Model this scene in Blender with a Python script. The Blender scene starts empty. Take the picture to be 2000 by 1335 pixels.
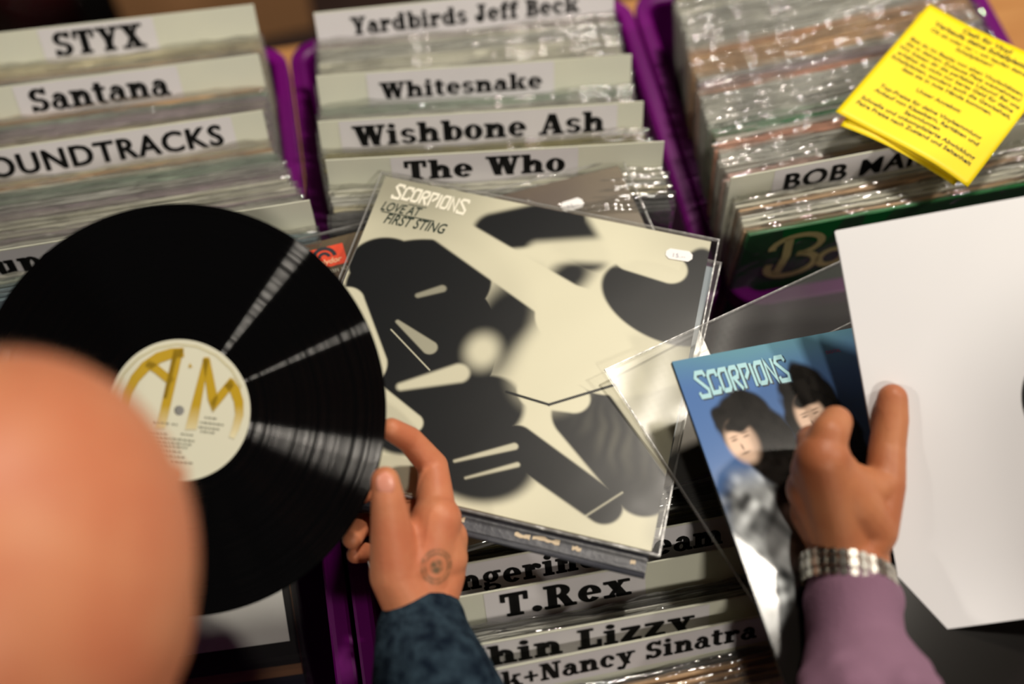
import bpy, bmesh, math, random
import numpy as np
from mathutils import Vector, Matrix
random.seed(7); rng = np.random.default_rng(7)
SC = bpy.context.scene
COL = SC.collection

# ------------------------------------------------------------------ camera
FPX = 2200.0; PITCH = math.radians(60.9)
CAM = Vector((0.0, -0.47077, 1.92081))
FW = Vector((0, math.cos(PITCH), -math.sin(PITCH))); UP = Vector((0, math.sin(PITCH), math.cos(PITCH))); RT = Vector((1, 0, 0))
cd = bpy.data.cameras.new('camera'); cam = bpy.data.objects.new('camera', cd); COL.objects.link(cam)
cam.location = CAM; cam.rotation_euler = (math.pi / 2 - PITCH, 0, 0)
cd.sensor_width = 36; cd.lens = FPX / 2000 * 36; cd.clip_start = 0.02
cd.dof.use_dof = True; cd.dof.focus_distance = 0.93; cd.dof.aperture_fstop = 1.6
SC.camera = cam
# ------------------------------------------------------------------ light
SC.view_settings.view_transform = 'Standard'; SC.view_settings.look = 'None'
SC.view_settings.exposure = -0.17; SC.view_settings.gamma = 1
wd = bpy.data.worlds.new('world'); SC.world = wd; wd.use_nodes = True
wd.node_tree.nodes['Background'].inputs[0].default_value = (1.0, 0.86, 0.70, 1)
wd.node_tree.nodes['Background'].inputs[1].default_value = 0.05
SC.cycles.transparent_max_bounces = 24; SC.cycles.max_bounces = 8
def lamp(loc, target, size, power, colour=(1.0, 0.91, 0.79), name='ceiling_lamp'):
    ld = bpy.data.lights.new(name, 'AREA'); ld.shape = 'DISK'; ld.size = size; ld.energy = power; ld.color = colour
    o = bpy.data.objects.new(name, ld); COL.objects.link(o); o.location = loc
    o.rotation_euler = (Vector(target) - Vector(loc)).to_track_quat('-Z', 'Y').to_euler()
    return o
lamp((-2.0, -1.0, 3.0), (-0.1, 0.1, 1), 0.20, 22)
lamp((0.6, 0.95, 3.0), (0, 0.2, 1), 0.22, 42)
lamp((0.8, -1.75, 3.0), (0.2, 0.1, 1), 0.22, 24)
lamp((1.95, 0.22, 3.0), (0.1, 0.1, 1), 0.18, 30)

# ------------------------------------------------------------------ helpers
TABLE = 0.75
TH = math.radians(11)
U = Vector((math.cos(TH), math.sin(TH), 0)); V = Vector((-math.sin(TH), math.cos(TH), 0)); Z = Vector((0, 0, 1))
def ray(x, y): return FW + RT * ((x - 1000) / FPX) - UP * ((y - 667.5) / FPX)
def onz(x, y, z): d = ray(x, y); return CAM + d * ((z - CAM.z) / d.z)
def atd(x, y, d): return CAM + ray(x, y) * d
def uvz(u, v, z=0.0): return U * u + V * v + Z * z

def tag(o, label=None, cat=None, group=None, kind=None):
    if label: o['label'] = label
    if cat: o['category'] = cat
    if group: o['group'] = group
    if kind: o['kind'] = kind
    return o
def link(name, me, m=None, parent=None):
    o = bpy.data.objects.new(name, me); COL.objects.link(o)
    if m is not None:
        for x in (m if isinstance(m, (list, tuple)) else [m]): me.materials.append(x)
    if parent is not None: o.parent = parent
    return o
def mesh(name, verts, faces, smooth=False):
    me = bpy.data.meshes.new(name); me.from_pydata([tuple(v) for v in verts], [], faces); me.update()
    if smooth: me.shade_smooth()
    return me
def from_bm(name, bm, smooth=False):
    me = bpy.data.meshes.new(name); bmesh.ops.recalc_face_normals(bm, faces=bm.faces); bm.to_mesh(me); bm.free()
    if smooth: me.shade_smooth()
    return me
def box_bm(x0, x1, y0, y1, z0, z1, bm=None, bevel=0.0):
    bm = bm or bmesh.new()
    r = bmesh.ops.create_cube(bm, size=1.0)
    bmesh.ops.scale(bm, vec=(x1 - x0, y1 - y0, z1 - z0), verts=r['verts'])
    bmesh.ops.translate(bm, vec=((x0 + x1) / 2, (y0 + y1) / 2, (z0 + z1) / 2), verts=r['verts'])
    if bevel:
        es = set(e for v in r['verts'] for e in v.link_edges)
        bmesh.ops.bevel(bm, geom=list(es), offset=bevel, segments=2, affect='EDGES')
    return bm
def frame(o, origin, ex, ey, ez):
    M = Matrix((ex, ey, ez)).transposed().to_4x4(); M.translation = origin; o.matrix_world = M

# ------------------------------------------------------------------ materials
def mat(name, col, rough=0.5, metal=0.0, spec=0.5, coat=0.0, noise=None, bump=None, sub=0.0):
    """noise=(scale, col2, (sx,sy,sz)); bump=(scale, strength)"""
    m = bpy.data.materials.new(name); m.use_nodes = True; nt = m.node_tree; b = nt.nodes['Principled BSDF']
    b.inputs['Base Color'].default_value = (*col, 1); b.inputs['Roughness'].default_value = rough
    b.inputs['Metallic'].default_value = metal; b.inputs['Specular IOR Level'].default_value = spec
    b.inputs['Coat Weight'].default_value = coat; b.inputs['Coat Roughness'].default_value = 0.1
    if sub:
        b.inputs['Subsurface Weight'].default_value = sub; b.inputs['Subsurface Radius'].default_value = (0.01, 0.004, 0.002)
        b.inputs['Subsurface Scale'].default_value = 0.6
    if noise or bump:
        tc = nt.nodes.new('ShaderNodeTexCoord')
    if noise:
        mp = nt.nodes.new('ShaderNodeMapping'); mp.inputs['Scale'].default_value = noise[2] if len(noise) > 2 else (1, 1, 1)
        nz = nt.nodes.new('ShaderNodeTexNoise'); nz.inputs['Scale'].default_value = noise[0]; nz.inputs['Detail'].default_value = 4
        rp = nt.nodes.new('ShaderNodeMapRange'); rp.inputs[1].default_value = 0.35; rp.inputs[2].default_value = 0.65
        mx = nt.nodes.new('ShaderNodeMix'); mx.data_type = 'RGBA'
        mx.inputs[6].default_value = (*col, 1); mx.inputs[7].default_value = (*noise[1], 1)
        nt.links.new(tc.outputs['Object'], mp.inputs[0]); nt.links.new(mp.outputs[0], nz.inputs[0])
        nt.links.new(nz.outputs[0], rp.inputs[0]); nt.links.new(rp.outputs[0], mx.inputs[0]); nt.links.new(mx.outputs[2], b.inputs['Base Color'])
    if bump:
        nb = nt.nodes.new('ShaderNodeTexNoise'); nb.inputs['Scale'].default_value = bump[0]; nb.inputs['Detail'].default_value = 3
        bp = nt.nodes.new('ShaderNodeBump'); bp.inputs['Strength'].default_value = bump[1]; bp.inputs['Distance'].default_value = 0.002
        nt.links.new(tc.outputs['Object'], nb.inputs[0]); nt.links.new(nb.outputs[0], bp.inputs['Height']); nt.links.new(bp.outputs[0], b.inputs['Normal'])
    return m
def film_mat(name, gloss=0.10, rough=0.12, bscale=30, bstr=0.35, tint=0.96, haze=0.05, fres=.5):
    m = bpy.data.materials.new(name); m.use_nodes = True; nt = m.node_tree; nt.nodes.clear()
    out = nt.nodes.new('ShaderNodeOutputMaterial'); tr = nt.nodes.new('ShaderNodeBsdfTransparent'); gl = nt.nodes.new('ShaderNodeBsdfGlossy')
    df = nt.nodes.new('ShaderNodeBsdfDiffuse'); df.inputs[0].default_value = (0.8, 0.8, 0.8, 1)
    tr.inputs[0].default_value = (tint, tint, tint * 0.99, 1); gl.inputs['Roughness'].default_value = rough
    lw = nt.nodes.new('ShaderNodeLayerWeight'); lw.inputs[0].default_value = 0.25
    ma = nt.nodes.new('ShaderNodeMath'); ma.operation = 'MULTIPLY_ADD'; ma.inputs[1].default_value = fres; ma.inputs[2].default_value = gloss
    tc = nt.nodes.new('ShaderNodeTexCoord'); nz = nt.nodes.new('ShaderNodeTexNoise'); nz.inputs['Scale'].default_value = bscale; nz.inputs['Detail'].default_value = 2
    bp = nt.nodes.new('ShaderNodeBump'); bp.inputs['Strength'].default_value = bstr; bp.inputs['Distance'].default_value = 0.004
    nt.links.new(tc.outputs['Object'], nz.inputs[0]); nt.links.new(nz.outputs[0], bp.inputs['Height']); nt.links.new(bp.outputs[0], gl.inputs['Normal'])
    m0 = nt.nodes.new('ShaderNodeMixShader'); m0.inputs[0].default_value = haze
    mx = nt.nodes.new('ShaderNodeMixShader'); nt.links.new(lw.outputs['Fresnel'], ma.inputs[0]); nt.links.new(ma.outputs[0], mx.inputs[0])
    nt.links.new(tr.outputs[0], m0.inputs[1]); nt.links.new(df.outputs[0], m0.inputs[2])
    nt.links.new(m0.outputs[0], mx.inputs[1]); nt.links.new(gl.outputs[0], mx.inputs[2]); nt.links.new(mx.outputs[0], out.inputs[0])
    return m
def attr_mat(name, rough=0.35, spec=0.4, speck=None):
    m = bpy.data.materials.new(name); m.use_nodes = True; nt = m.node_tree; b = nt.nodes['Principled BSDF']
    a = nt.nodes.new('ShaderNodeAttribute'); a.attribute_name = 'print'
    nt.links.new(a.outputs['Color'], b.inputs['Base Color']); b.inputs['Roughness'].default_value = rough; b.inputs['Specular IOR Level'].default_value = spec
    return m
def lin(r, g, b): return tuple(((c / 255) / 12.92 if c <= 10 else ((c / 255 + 0.055) / 1.055) ** 2.4) for c in (r, g, b))

M_PURPLE = mat('purple_plastic', lin(112, 4, 112), 0.42, spec=.25, noise=(9, lin(96, 2, 98)))
M_INK = mat('black_ink', (0.012, 0.012, 0.012), 0.6, spec=0.2)
M_CARD = mat('divider_plastic', lin(228, 229, 210), 0.38, noise=(6, lin(216, 219, 204)))
M_LABEL = mat('label_paper', lin(232, 229, 232), 0.5, noise=(5, lin(222, 220, 224)))
M_FILM = film_mat('clear_film', gloss=0.12, rough=0.07, bscale=40, bstr=0.9, tint=0.98, haze=0.05, fres=.5)
M_FILMFLAT = film_mat('clear_film_flat', gloss=0.012, rough=0.12, bscale=9, bstr=0.35, tint=0.985, haze=0.006, fres=.2)
M_FILMGREY = film_mat('loose_film', gloss=0.012, rough=0.2, bscale=7, bstr=0.3, tint=0.90, haze=0.03, fres=.18)
M_FILMEDGE = mat('film_edge', (0.55, 0.56, 0.55), 0.2)
M_WHITE = mat('white_paper', lin(228, 229, 231), 0.6, spec=.2, noise=(4, lin(223, 224, 227)))
M_STICKER = mat('sticker_paper', lin(240, 238, 240), 0.5)
M_PEN = mat('pen_ink', lin(120, 120, 140), 0.6)
M_BLACKCARD = mat('black_card', (0.012, 0.012, 0.013), 0.45)

# ------------------------------------------------------------------ lettering
def R(x0, y0, x1, y1): return [[(x0, y0), (x1, y0), (x1, y1), (x0, y1)]]
def D(p, q, w): return [[p, (p[0] + w, p[1]), (q[0] + w, q[1]), q]]
def A(cx, cy, rx, ry, a0, a1, tx, ty):
    n = max(4, int(abs(a1 - a0) / 18)); out = []
    f = lambda a, k: (cx + (rx - k * tx) * math.cos(a), cy + (ry - k * ty) * math.sin(a))
    for i in range(n):
        a = math.radians(a0 + (a1 - a0) * i / n); b = math.radians(a0 + (a1 - a0) * (i + 1) / n)
        out.append([f(a, 0), f(b, 0), f(b, 1), f(a, 1)])
    return out
def B(cx, cy, rx, ry):
    return [[(cx + rx * math.cos(i * math.pi / 8), cy + ry * math.sin(i * math.pi / 8)) for i in range(16)]]
S = .12
G = {
 'a': (.82, A(.33,.22,.32,.24,0,360,.21,.11)+R(.45,.1,.7,.46)+A(.40,.44,.30,.28,0,165,.25,.12)+R(.6,0,.82,S)),
 'b': (.92, R(.1,0,.36,1)+R(0,.88,.2,1)+A(.54,.36,.36,.37,0,360,.25,.12)),
 'c': (.78, A(.4,.36,.38,.37,42,320,.26,.12)+B(.62,.5,.11,.11)),
 'd': (.94, R(.54,0,.8,1)+R(.44,.88,.7,1)+R(.7,0,.92,S)+A(.37,.36,.36,.37,0,360,.25,.12)),
 'e': (.82, A(.4,.36,.38,.37,0,322,.26,.12)+R(.2,.31,.76,.42)),
 'f': (.58, R(.12,0,.38,.8)+A(.42,.76,.30,.26,30,180,.26,.13)+R(0,.6,.58,.72)+R(.02,0,.52,S)),
 'g': (.82, A(.36,.46,.32,.27,0,360,.21,.1)+A(.38,-.08,.36,.19,0,360,.18,.1)+R(.52,.6,.8,.72)+R(.06,.05,.26,.22)),
 'h': (.97, R(.1,0,.36,1)+R(0,.88,.2,1)+R(0,0,.45,S)+A(.55,.42,.3,.3,0,180,.26,.14)+R(.59,0,.85,.42)+R(.51,0,.95,S)),
 'i': (.5, R(.1,0,.36,.72)+R(0,.6,.2,.72)+R(0,0,.46,S)+B(.22,.9,.14,.12)),
 'k': (1.0, R(.1,0,.36,1)+R(0,.88,.2,1)+R(0,0,.45,S)+D((.36,.26),(.66,.68),.16)+D((.44,.44),(.66,0),.27)+R(.55,.6,.93,.72)+R(.54,0,1.0,S)),
 'm': (1.32, R(.1,0,.35,.72)+R(0,.6,.2,.72)+R(0,0,.43,S)+A(.5,.42,.28,.3,0,180,.25,.14)+R(.53,0,.78,.42)+R(.48,0,.86,S)+A(.93,.42,.28,.3,0,180,.25,.14)+R(.96,0,1.21,.42)+R(.9,0,1.3,S)),
 'n': (.97, R(.1,0,.36,.72)+R(0,.6,.2,.72)+R(0,0,.45,S)+A(.55,.42,.3,.3,0,180,.26,.14)+R(.59,0,.85,.42)+R(.51,0,.95,S)),
 'o': (.82, A(.4,.36,.39,.38,0,360,.27,.11)),
 'p': (.92, R(.1,-.28,.36,.72)+R(0,.6,.2,.72)+R(0,-.28,.46,-.16)+A(.54,.36,.36,.37,0,360,.25,.12)),
 'r': (.8, R(.1,0,.36,.72)+R(0,.6,.2,.72)+R(0,0,.5,S)+A(.55,.42,.28,.3,50,180,.24,.15)+B(.66,.56,.12,.12)),
 's': (.7, A(.35,.51,.31,.22,15,270,.21,.12)+A(.34,.21,.33,.22,-165,90,.22,.12)),
 't': (.6, R(.12,.12,.38,.92)+R(0,.6,.56,.72)+A(.38,.19,.26,.2,180,330,.26,.13)),
 'u': (.94, R(.1,.25,.36,.72)+R(0,.6,.2,.72)+A(.4,.28,.3,.29,180,360,.26,.14)+R(.54,0,.8,.72)+R(.45,.6,.7,.72)+R(.7,0,.92,S)),
 'x': (.92, D((.08,.72),(.5,0),.32)+D((.1,0),(.6,.72),.14)+R(0,.6,.42,.72)+R(.5,.6,.88,.72)+R(0,0,.36,S)+R(.42,0,.92,S)),
 'y': (.94, D((.06,.72),(.4,.0),.3)+D((.22,-.28),(.68,.72),.15)+R(0,.6,.44,.72)+R(.53,.6,.94,.72)+B(.16,-.19,.13,.1)),
 'z': (.78, R(.04,.58,.7,.72)+R(.04,0,.74,.14)+D((.04,.1),(.40,.62),.3)),
 'S': (.86, A(.42,.71,.37,.29,20,270,.25,.14)+A(.42,.29,.39,.29,-165,90,.25,.14)+R(.66,.72,.78,1)+R(.04,0,.16,.28)),
 'T': (.96, R(.32,0,.62,1)+R(.02,.86,.92,1)+R(.02,.64,.15,1)+R(.79,.64,.92,1)+R(.2,0,.74,S)),
 'Y': (1.02, R(.36,0,.66,.45)+D((.1,1),(.38,.4),.31)+D((.52,.4),(.78,1),.16)+R(0,.88,.48,1)+R(.6,.88,1.02,1)+R(.24,0,.78,S)),
 'X': (1.06, D((.08,1),(.6,0),.34)+D((.1,0),(.72,1),.16)+R(0,.88,.5,1)+R(.56,.88,1,1)+R(0,0,.42,S)+R(.5,0,1.05,S)),
 'W': (1.42, D((.08,1),(.36,0),.3)+D((.42,0),(.64,1),.14)+D((.58,1),(.86,0),.3)+D((.94,0),(1.2,1),.14)+R(0,.88,.46,1)+R(.5,.88,.98,1)+R(1.06,.88,1.42,1)),
 'A': (1.08, D((.08,0),(.44,1),.15)+D((.40,1),(.7,0),.31)+R(.25,.26,.75,.38)+R(-.02,0,.35,S)+R(.56,0,1.08,S)),
 'J': (.8, R(.34,.25,.62,1)+R(.2,.88,.76,1)+A(.33,.28,.29,.3,180,360,.27,.14)+B(.15,.3,.14,.12)),
 'B': (.92, R(.12,0,.4,1)+R(0,.88,.5,1)+R(0,0,.5,S)+A(.46,.74,.36,.26,-90,90,.27,.12)+A(.48,.27,.41,.28,-90,90,.28,.12)+R(.38,.44,.5,.55)),
 'R': (1.06, R(.12,0,.4,1)+R(0,.88,.5,1)+R(0,0,.5,S)+A(.48,.72,.38,.28,-90,90,.27,.12)+R(.38,.44,.55,.56)+D((.44,.5),(.7,0),.3)+R(.66,0,1.06,S)),
 'L': (.86, R(.12,0,.4,1)+R(0,.88,.54,1)+R(0,0,.82,.14)+R(.69,0,.82,.38)),
 'N': (1.04, R(.12,0,.27,1)+D((.1,1),(.6,0),.32)+R(.76,0,.9,1)+R(0,.88,.38,1)+R(.62,.88,1.04,1)+R(0,0,.4,S)),
 'F': (.88, R(.12,0,.4,1)+R(0,.88,.84,1)+R(.71,.64,.84,1)+R(.3,.45,.62,.58)+R(0,0,.56,S)),
 'D': (1.0, R(.12,0,.4,1)+R(0,.88,.5,1)+R(0,0,.5,S)+A(.44,.5,.52,.5,-90,90,.3,.12)),
 '.': (.38, B(.18,.13,.15,.13)), '+': (.8, R(.06,.34,.72,.47)+R(.32,.08,.46,.73)), ' ': (.42, []), '-': (.5, R(.05,.28,.45,.4)),
}
def slab(text):
    x = 0; out = []
    for ch in text:
        w, ps = G[ch]
        for dx, dy in ((-.022, .01), (.022, -.01)): out += [[(px + x + dx, py + dy) for px, py in poly] for poly in ps]
        x += w + .07
    return out, x - .07
def sans(text, offset=0.02, shear=0.0, spacing=1.0):
    cu = bpy.data.curves.new('text', 'FONT'); cu.body = text; cu.offset = offset; cu.shear = shear; cu.space_character = spacing; cu.size = 1; cu.resolution_u = 3
    o = bpy.data.objects.new('text', cu); COL.objects.link(o); dg = bpy.context.evaluated_depsgraph_get()
    me = bpy.data.meshes.new_from_object(o.evaluated_get(dg)); bpy.data.objects.remove(o); bpy.data.curves.remove(cu)
    out = [[(me.vertices[i].co.x, me.vertices[i].co.y) for i in p.vertices] for p in me.polygons]; bpy.data.meshes.remove(me)
    xs = [p[0] for q in out for p in q]; x0 = min(xs)
    return [[(a - x0, b) for a, b in q] for q in out], max(xs) - x0
def strip(pts, w, closed=False):
    """polyline band with mitred joints; w may be a list"""
    P = [Vector((p[0], p[1])) for p in pts]; n = len(P); L = []; Rr = []
    for i in range(n):
        a = P[max(i - 1, 0)]; b = P[min(i + 1, n - 1)]
        if 0 < i < n - 1:
            d1 = (P[i] - a).normalized(); d2 = (b - P[i]).normalized(); n1 = Vector((-d1.y, d1.x)); n2 = Vector((-d2.y, d2.x)); m = (n1 + n2)
            m = m.normalized() if m.length > 1e-6 else n1; k = 1 / max(0.5, m.dot(n1))
        else:
            d = (b - a).normalized(); m = Vector((-d.y, d.x)); k = 1
        ww = (w[i] if isinstance(w, (list, tuple)) else w) / 2 * k
        L.append(P[i] + m * ww); Rr.append(P[i] - m * ww)
    return [[tuple(L[i]), tuple(L[i + 1]), tuple(Rr[i + 1]), tuple(Rr[i])] for i in range(n - 1)]
BAND = {'S': (1.0, [(.95,.98),(.85,1.2),(.25,1.2),(.08,.98),(.9,.36),(.84,.08),(.12,.08),(.04,.3)]),
 'C': (1.0, [(.95,.9),(.92,1.2),(.3,1.2),(.12,1.0),(.12,.1),(.8,.1),(.95,.36)]),
 'O': (1.0, [(.12,.1),(.12,1.0),(.3,1.2),(.88,1.2),(.88,.26),(.72,.1),(.12,.1)]),
 'R': (1.0, [(.12,0),(.12,1.02),(.3,1.2),(.8,1.2),(.9,.95),(.75,.68),(.38,.62),(.92,0)]),
 'P': (1.0, [(.12,0),(.12,1.2),(.85,1.2),(.85,.85),(.4,.5)]),
 'I': (.3, [(.15,0),(.15,1.25)]), 'N': (1.0, [(.12,0),(.12,1.2),(.85,.1),(.85,1.3)])}
def bandlogo():
    out = []; x = 0
    for i, ch in enumerate('SCORPIONS'):
        w, p = BAND[ch]; k = 1.12 if i in (0, 8) else 1.0
        out += strip([(px * k + x, py * k - (0.08 if k > 1 else 0)) for px, py in p], .24); x += w * k + .1
    return out, x - .1
def polys_mesh(name, polys, origin, ex, ey, m, parent, sx=1, sy=1, off=None, shear=0.0):
    vs = []; fs = []
    for q in polys:
        b = len(vs)
        for x, y in q: vs.append(Vector(origin) + Vector(ex) * (x * sx + y * shear) + Vector(ey) * (y * sy) + (off if off is not None else Vector((0, 0, 0))))
        fs.append(list(range(b, b + len(q))))
    return link(name, mesh(name, vs, fs), m, parent)

# ------------------------------------------------------------------ setting
fl = link('floor', from_bm('floor', box_bm(-4, 4, -4, 5, -0.05, 0)), mat('dark_floor', lin(58, 38, 30), 0.7, noise=(3, lin(38, 26, 22)))); tag(fl, kind='structure')
M_WALL = mat('hall_wall', lin(60, 50, 44), 0.8)
for nm, b in (('wall_left', (-4.1, -4, -4, 5, 0, 3.5)), ('wall_right', (4, 4.1, -4, 5, 0, 3.5)), ('wall_front', (-4.1, 4.1, 5, 5.1, 0, 3.5)), ('wall_back', (-4.1, 4.1, -4.1, -4, 0, 3.5)), ('ceiling', (-4.1, 4.1, -4.1, 5.1, 3.5, 3.6))):
    tag(link(nm, from_bm(nm, box_bm(*b)), M_WALL), kind='structure')
M_WOOD = mat('orange_wood', lin(205, 150, 92), 0.45, noise=(5, lin(186, 128, 74), (1, 14, 1)))
M_STEEL = mat('grey_steel', (0.25, 0.25, 0.26), 0.4, 0.8)
M_SHADE_CLOTH = mat('black_cloth', (0.004, 0.0035, 0.005), 1.0, spec=0.0, noise=(60, (0.007, 0.006, 0.008)))  # black puts the deep shade of the gaps between crates into the colour
def table(name, u0, u1, v0, v1, label, topmat, cloth=False):
    t = bpy.data.objects.new(name, None); COL.objects.link(t); frame(t, uvz((u0 + u1) / 2, (v0 + v1) / 2, 0), U, V, Z)
    tag(t, label, 'table'); a = (u1 - u0) / 2; b = (v1 - v0) / 2
    link('table_top', from_bm('table_top', box_bm(-a, a, -b, b, TABLE - .03, TABLE - (.003 if cloth else 0), bevel=.003)), topmat, t)
    for sx in (-1, 1):
        for sy in (-1, 1):
            link('leg', from_bm('leg', box_bm(sx * (a - .06) - .018, sx * (a - .06) + .018, sy * (b - .05) - .018, sy * (b - .05) + .018, 0, TABLE - .03, bevel=.003)), M_STEEL, t)
    if cloth:  # added black cover, keeps the gaps around the front crates dark
        bm = bmesh.new(); n = 60; loops = []
        for z, g, amp in ((TABLE, -.002, 0), (TABLE - .004, .004, 0), (TABLE - .2, .012, .004), (TABLE - .6, .02, .012)):
            ring = []
            for i in range(n * 4):
                s = i // n; t_ = (i % n) / n
                x, y = [(-a + 2 * a * t_, -b), (a, -b + 2 * b * t_), (a - 2 * a * t_, b), (-a, b - 2 * b * t_)][s]
                nx, ny = [(0, -1), (1, 0), (0, 1), (-1, 0)][s]
                k = g + amp * math.sin(i * 1.05) * (0.2 if s == 2 else 1)
                if s == 2: k = min(k, .006)
                ring.append(bm.verts.new((x + nx * k, y + ny * k, z)))
            loops.append(ring)
        for r0, r1 in zip(loops, loops[1:]):
            for i in range(n * 4): bm.faces.new((r0[i], r0[(i + 1) % (n * 4)], r1[(i + 1) % (n * 4)], r1[i]))
        bm.faces.new(loops[0])
        link('added_shade_cloth', from_bm('added_shade_cloth', bm, True), M_SHADE_CLOTH, t)
    return t
table('market_table', -.95, 1.15, .045, .70, 'orange wooden market table under the rear row of purple crates', M_WOOD)
table('market_table', -.95, 1.15, -.46, .035, 'market table under an added black cloth standing in for shade, carrying the front purple crates', M_WOOD, True)

# things on the floor behind the table, far out of focus
bm = box_bm(-.2, .2, -.15, .15, 0, .3, bevel=.004)
cb = link('cardboard_box', from_bm('cardboard_box', bm), mat('cardboard', lin(190, 140, 95), 0.7)); cb.location = onz(395, -95, .15); cb.location.z = 0; cb.rotation_euler.z = .3
tag(cb, 'tan cardboard box on the dark floor behind the left crate', 'box')
for nm, px, colr, lab in (('shoulder_bag', (70, -30), lin(96, 26, 34), 'dark red bag on the floor behind the left crate'),
                          ('shoulder_bag', (215, -30), lin(22, 15, 14), 'black bag on the floor between the red bag and the cardboard box')):
    bm = box_bm(-.16, .16, -.09, .09, 0, .34, bevel=.05)
    o = link(nm, from_bm(nm, bm, True), mat(nm + '_cloth', colr, 0.8)); p = onz(px[0], px[1], .2); o.location = (p.x, p.y + .12, 0); o.rotation_euler.z = .15; tag(o, lab, 'bag')
    bm = bmesh.new()
    pr = None
    for i in range(13):
        a = math.pi * i / 12; c = Vector((math.cos(a) * .11, 0, .33 + math.sin(a) * .12)); r = [bm.verts.new(c + Vector((math.cos(a), 0, math.sin(a))) * dx + Vector((0, dy, 0))) for dx, dy in ((-.005, -.012), (.005, -.012), (.005, .012), (-.005, .012))]
        if pr:
            for k in range(4): bm.faces.new((pr[k], pr[(k + 1) % 4], r[(k + 1) % 4], r[k]))
        pr = r
    link('strap', from_bm('strap', bm, True), mat(nm + '_strap', tuple(c * .6 for c in colr), 0.8), o)

# ------------------------------------------------------------------ crates
def crate(u0, u1, v0, v1, label):
    hx = (u1 - u0) / 2; hy = (v1 - v0) / 2
    prof = [(.024, .757 - TABLE), (.0185, .978 - TABLE), (.0165, .9815 - TABLE), (.013, .983 - TABLE), (.003, .983 - TABLE), (.0006, .982 - TABLE), (.0002, .979 - TABLE), (.0002, .962 - TABLE), (.003, .962 - TABLE),
            (.0035, .974 - TABLE), (.0140, .974 - TABLE), (.0148, .90 - TABLE), (.012, .895 - TABLE), (.012, .885 - TABLE), (.0155, .88 - TABLE), (.020, .001)]
    bm = bmesh.new(); loops = []; k = 7
    for d, z in prof:
        r = max(.034 - d, .008); ring = []
        for cx, cy, a0 in ((hx - d - r, hy - d - r, 0), (-hx + d + r, hy - d - r, 90), (-hx + d + r, -hy + d + r, 180), (hx - d - r, -hy + d + r, 270)):
            for i in range(k + 1):
                a = math.radians(a0 + 90 * i / k); ring.append(bm.verts.new((cx + r * math.cos(a), cy + r * math.sin(a), z)))
        loops.append(ring)
    n = len(loops[0])
    for a, b in zip(loops, loops[1:]):
        for i in range(n): bm.faces.new((a[i], a[(i + 1) % n], b[(i + 1) % n], b[i]))
    bm.faces.new(loops[0]); bm.faces.new(loops[-1])
    o = link('plastic_crate', from_bm('plastic_crate', bm), M_PURPLE); frame(o, uvz((u0 + u1) / 2, (v0 + v1) / 2, TABLE), U, V, Z)
    tag(o, label, 'crate', 'purple crates')
    bm = bmesh.new()     # ribs on the outside of the four walls
    for s in (-1, 1):
        for t in np.linspace(-.75, .75, 7):
            box_bm(t * hx - .003, t * hx + .003, s * (hy - .0175) - .0035, s * (hy - .0175) + .0035, .02, .13, bm)
            box_bm(s * (hx - .0175) - .0035, s * (hx - .0175) + .0035, t * hy - .003, t * hy + .003, .02, .13, bm)
    link('wall_ribs', from_bm('wall_ribs', bm), M_PURPLE, o)
    return o
UL = -.165; UR = .228; W = .392
crate(UL - W, UL - .001, .056, .475, 'purple plastic crate of records at the back left')
crate(UL + .001, UR - .001, .056, .475, 'purple plastic crate of records in the middle of the back row')
crate(UR + .001, UR + W + .012, .044, .475, 'purple plastic crate of records at the back right, below the yellow flyers')
crate(UL - .007 + .001, UL + W - .009, -.43, -.012, 'purple plastic crate in the front row, below the black and cream cover')
crate(UL - W - .007, UL - .009, -.43, -.012, 'purple plastic crate at the front left, below the held black record')

# ------------------------------------------------------------------ record sleeves and dividers in the crates
SW = .313
PAL = [('cream', (206, 200, 170), (176, 168, 140)), ('pale grey', (190, 190, 182), (158, 160, 156)), ('off white', (214, 212, 196), (186, 184, 172)),
       ('dusty pink', (200, 172, 162), (170, 132, 122)), ('grey green', (160, 172, 156), (120, 138, 124)), ('steel blue', (140, 158, 164), (84, 108, 120)),
       ('tan', (196, 166, 130), (166, 128, 88)), ('mauve grey', (172, 160, 164), (132, 118, 126)), ('dark grey', (92, 92, 92), (52, 54, 56)),
       ('olive', (160, 154, 110), (120, 112, 66)), ('teal', (132, 166, 158), (60, 124, 112)), ('salmon', (206, 160, 138), (186, 122, 96)), ('black', (44, 44, 46), (22, 22, 24))]
def sleeve_mesh(i):
    name, c0, c1 = PAL[i]
    m = mat('sleeve_card_' + name.replace(' ', '_'), lin(*[min(244, c * 1.13 + 6) for c in c0]), 0.42, noise=(11, lin(*[c * 1.1 + 4 for c in c1]), (1, 1, .25)))
    me = from_bm('record_sleeve', box_bm(-SW / 2, SW / 2, -.0015, .0015, -SW, 0, bevel=.0007)); me.materials.append(m); return me
SLEEVES = [sleeve_mesh(i) for i in range(len(PAL))]
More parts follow.
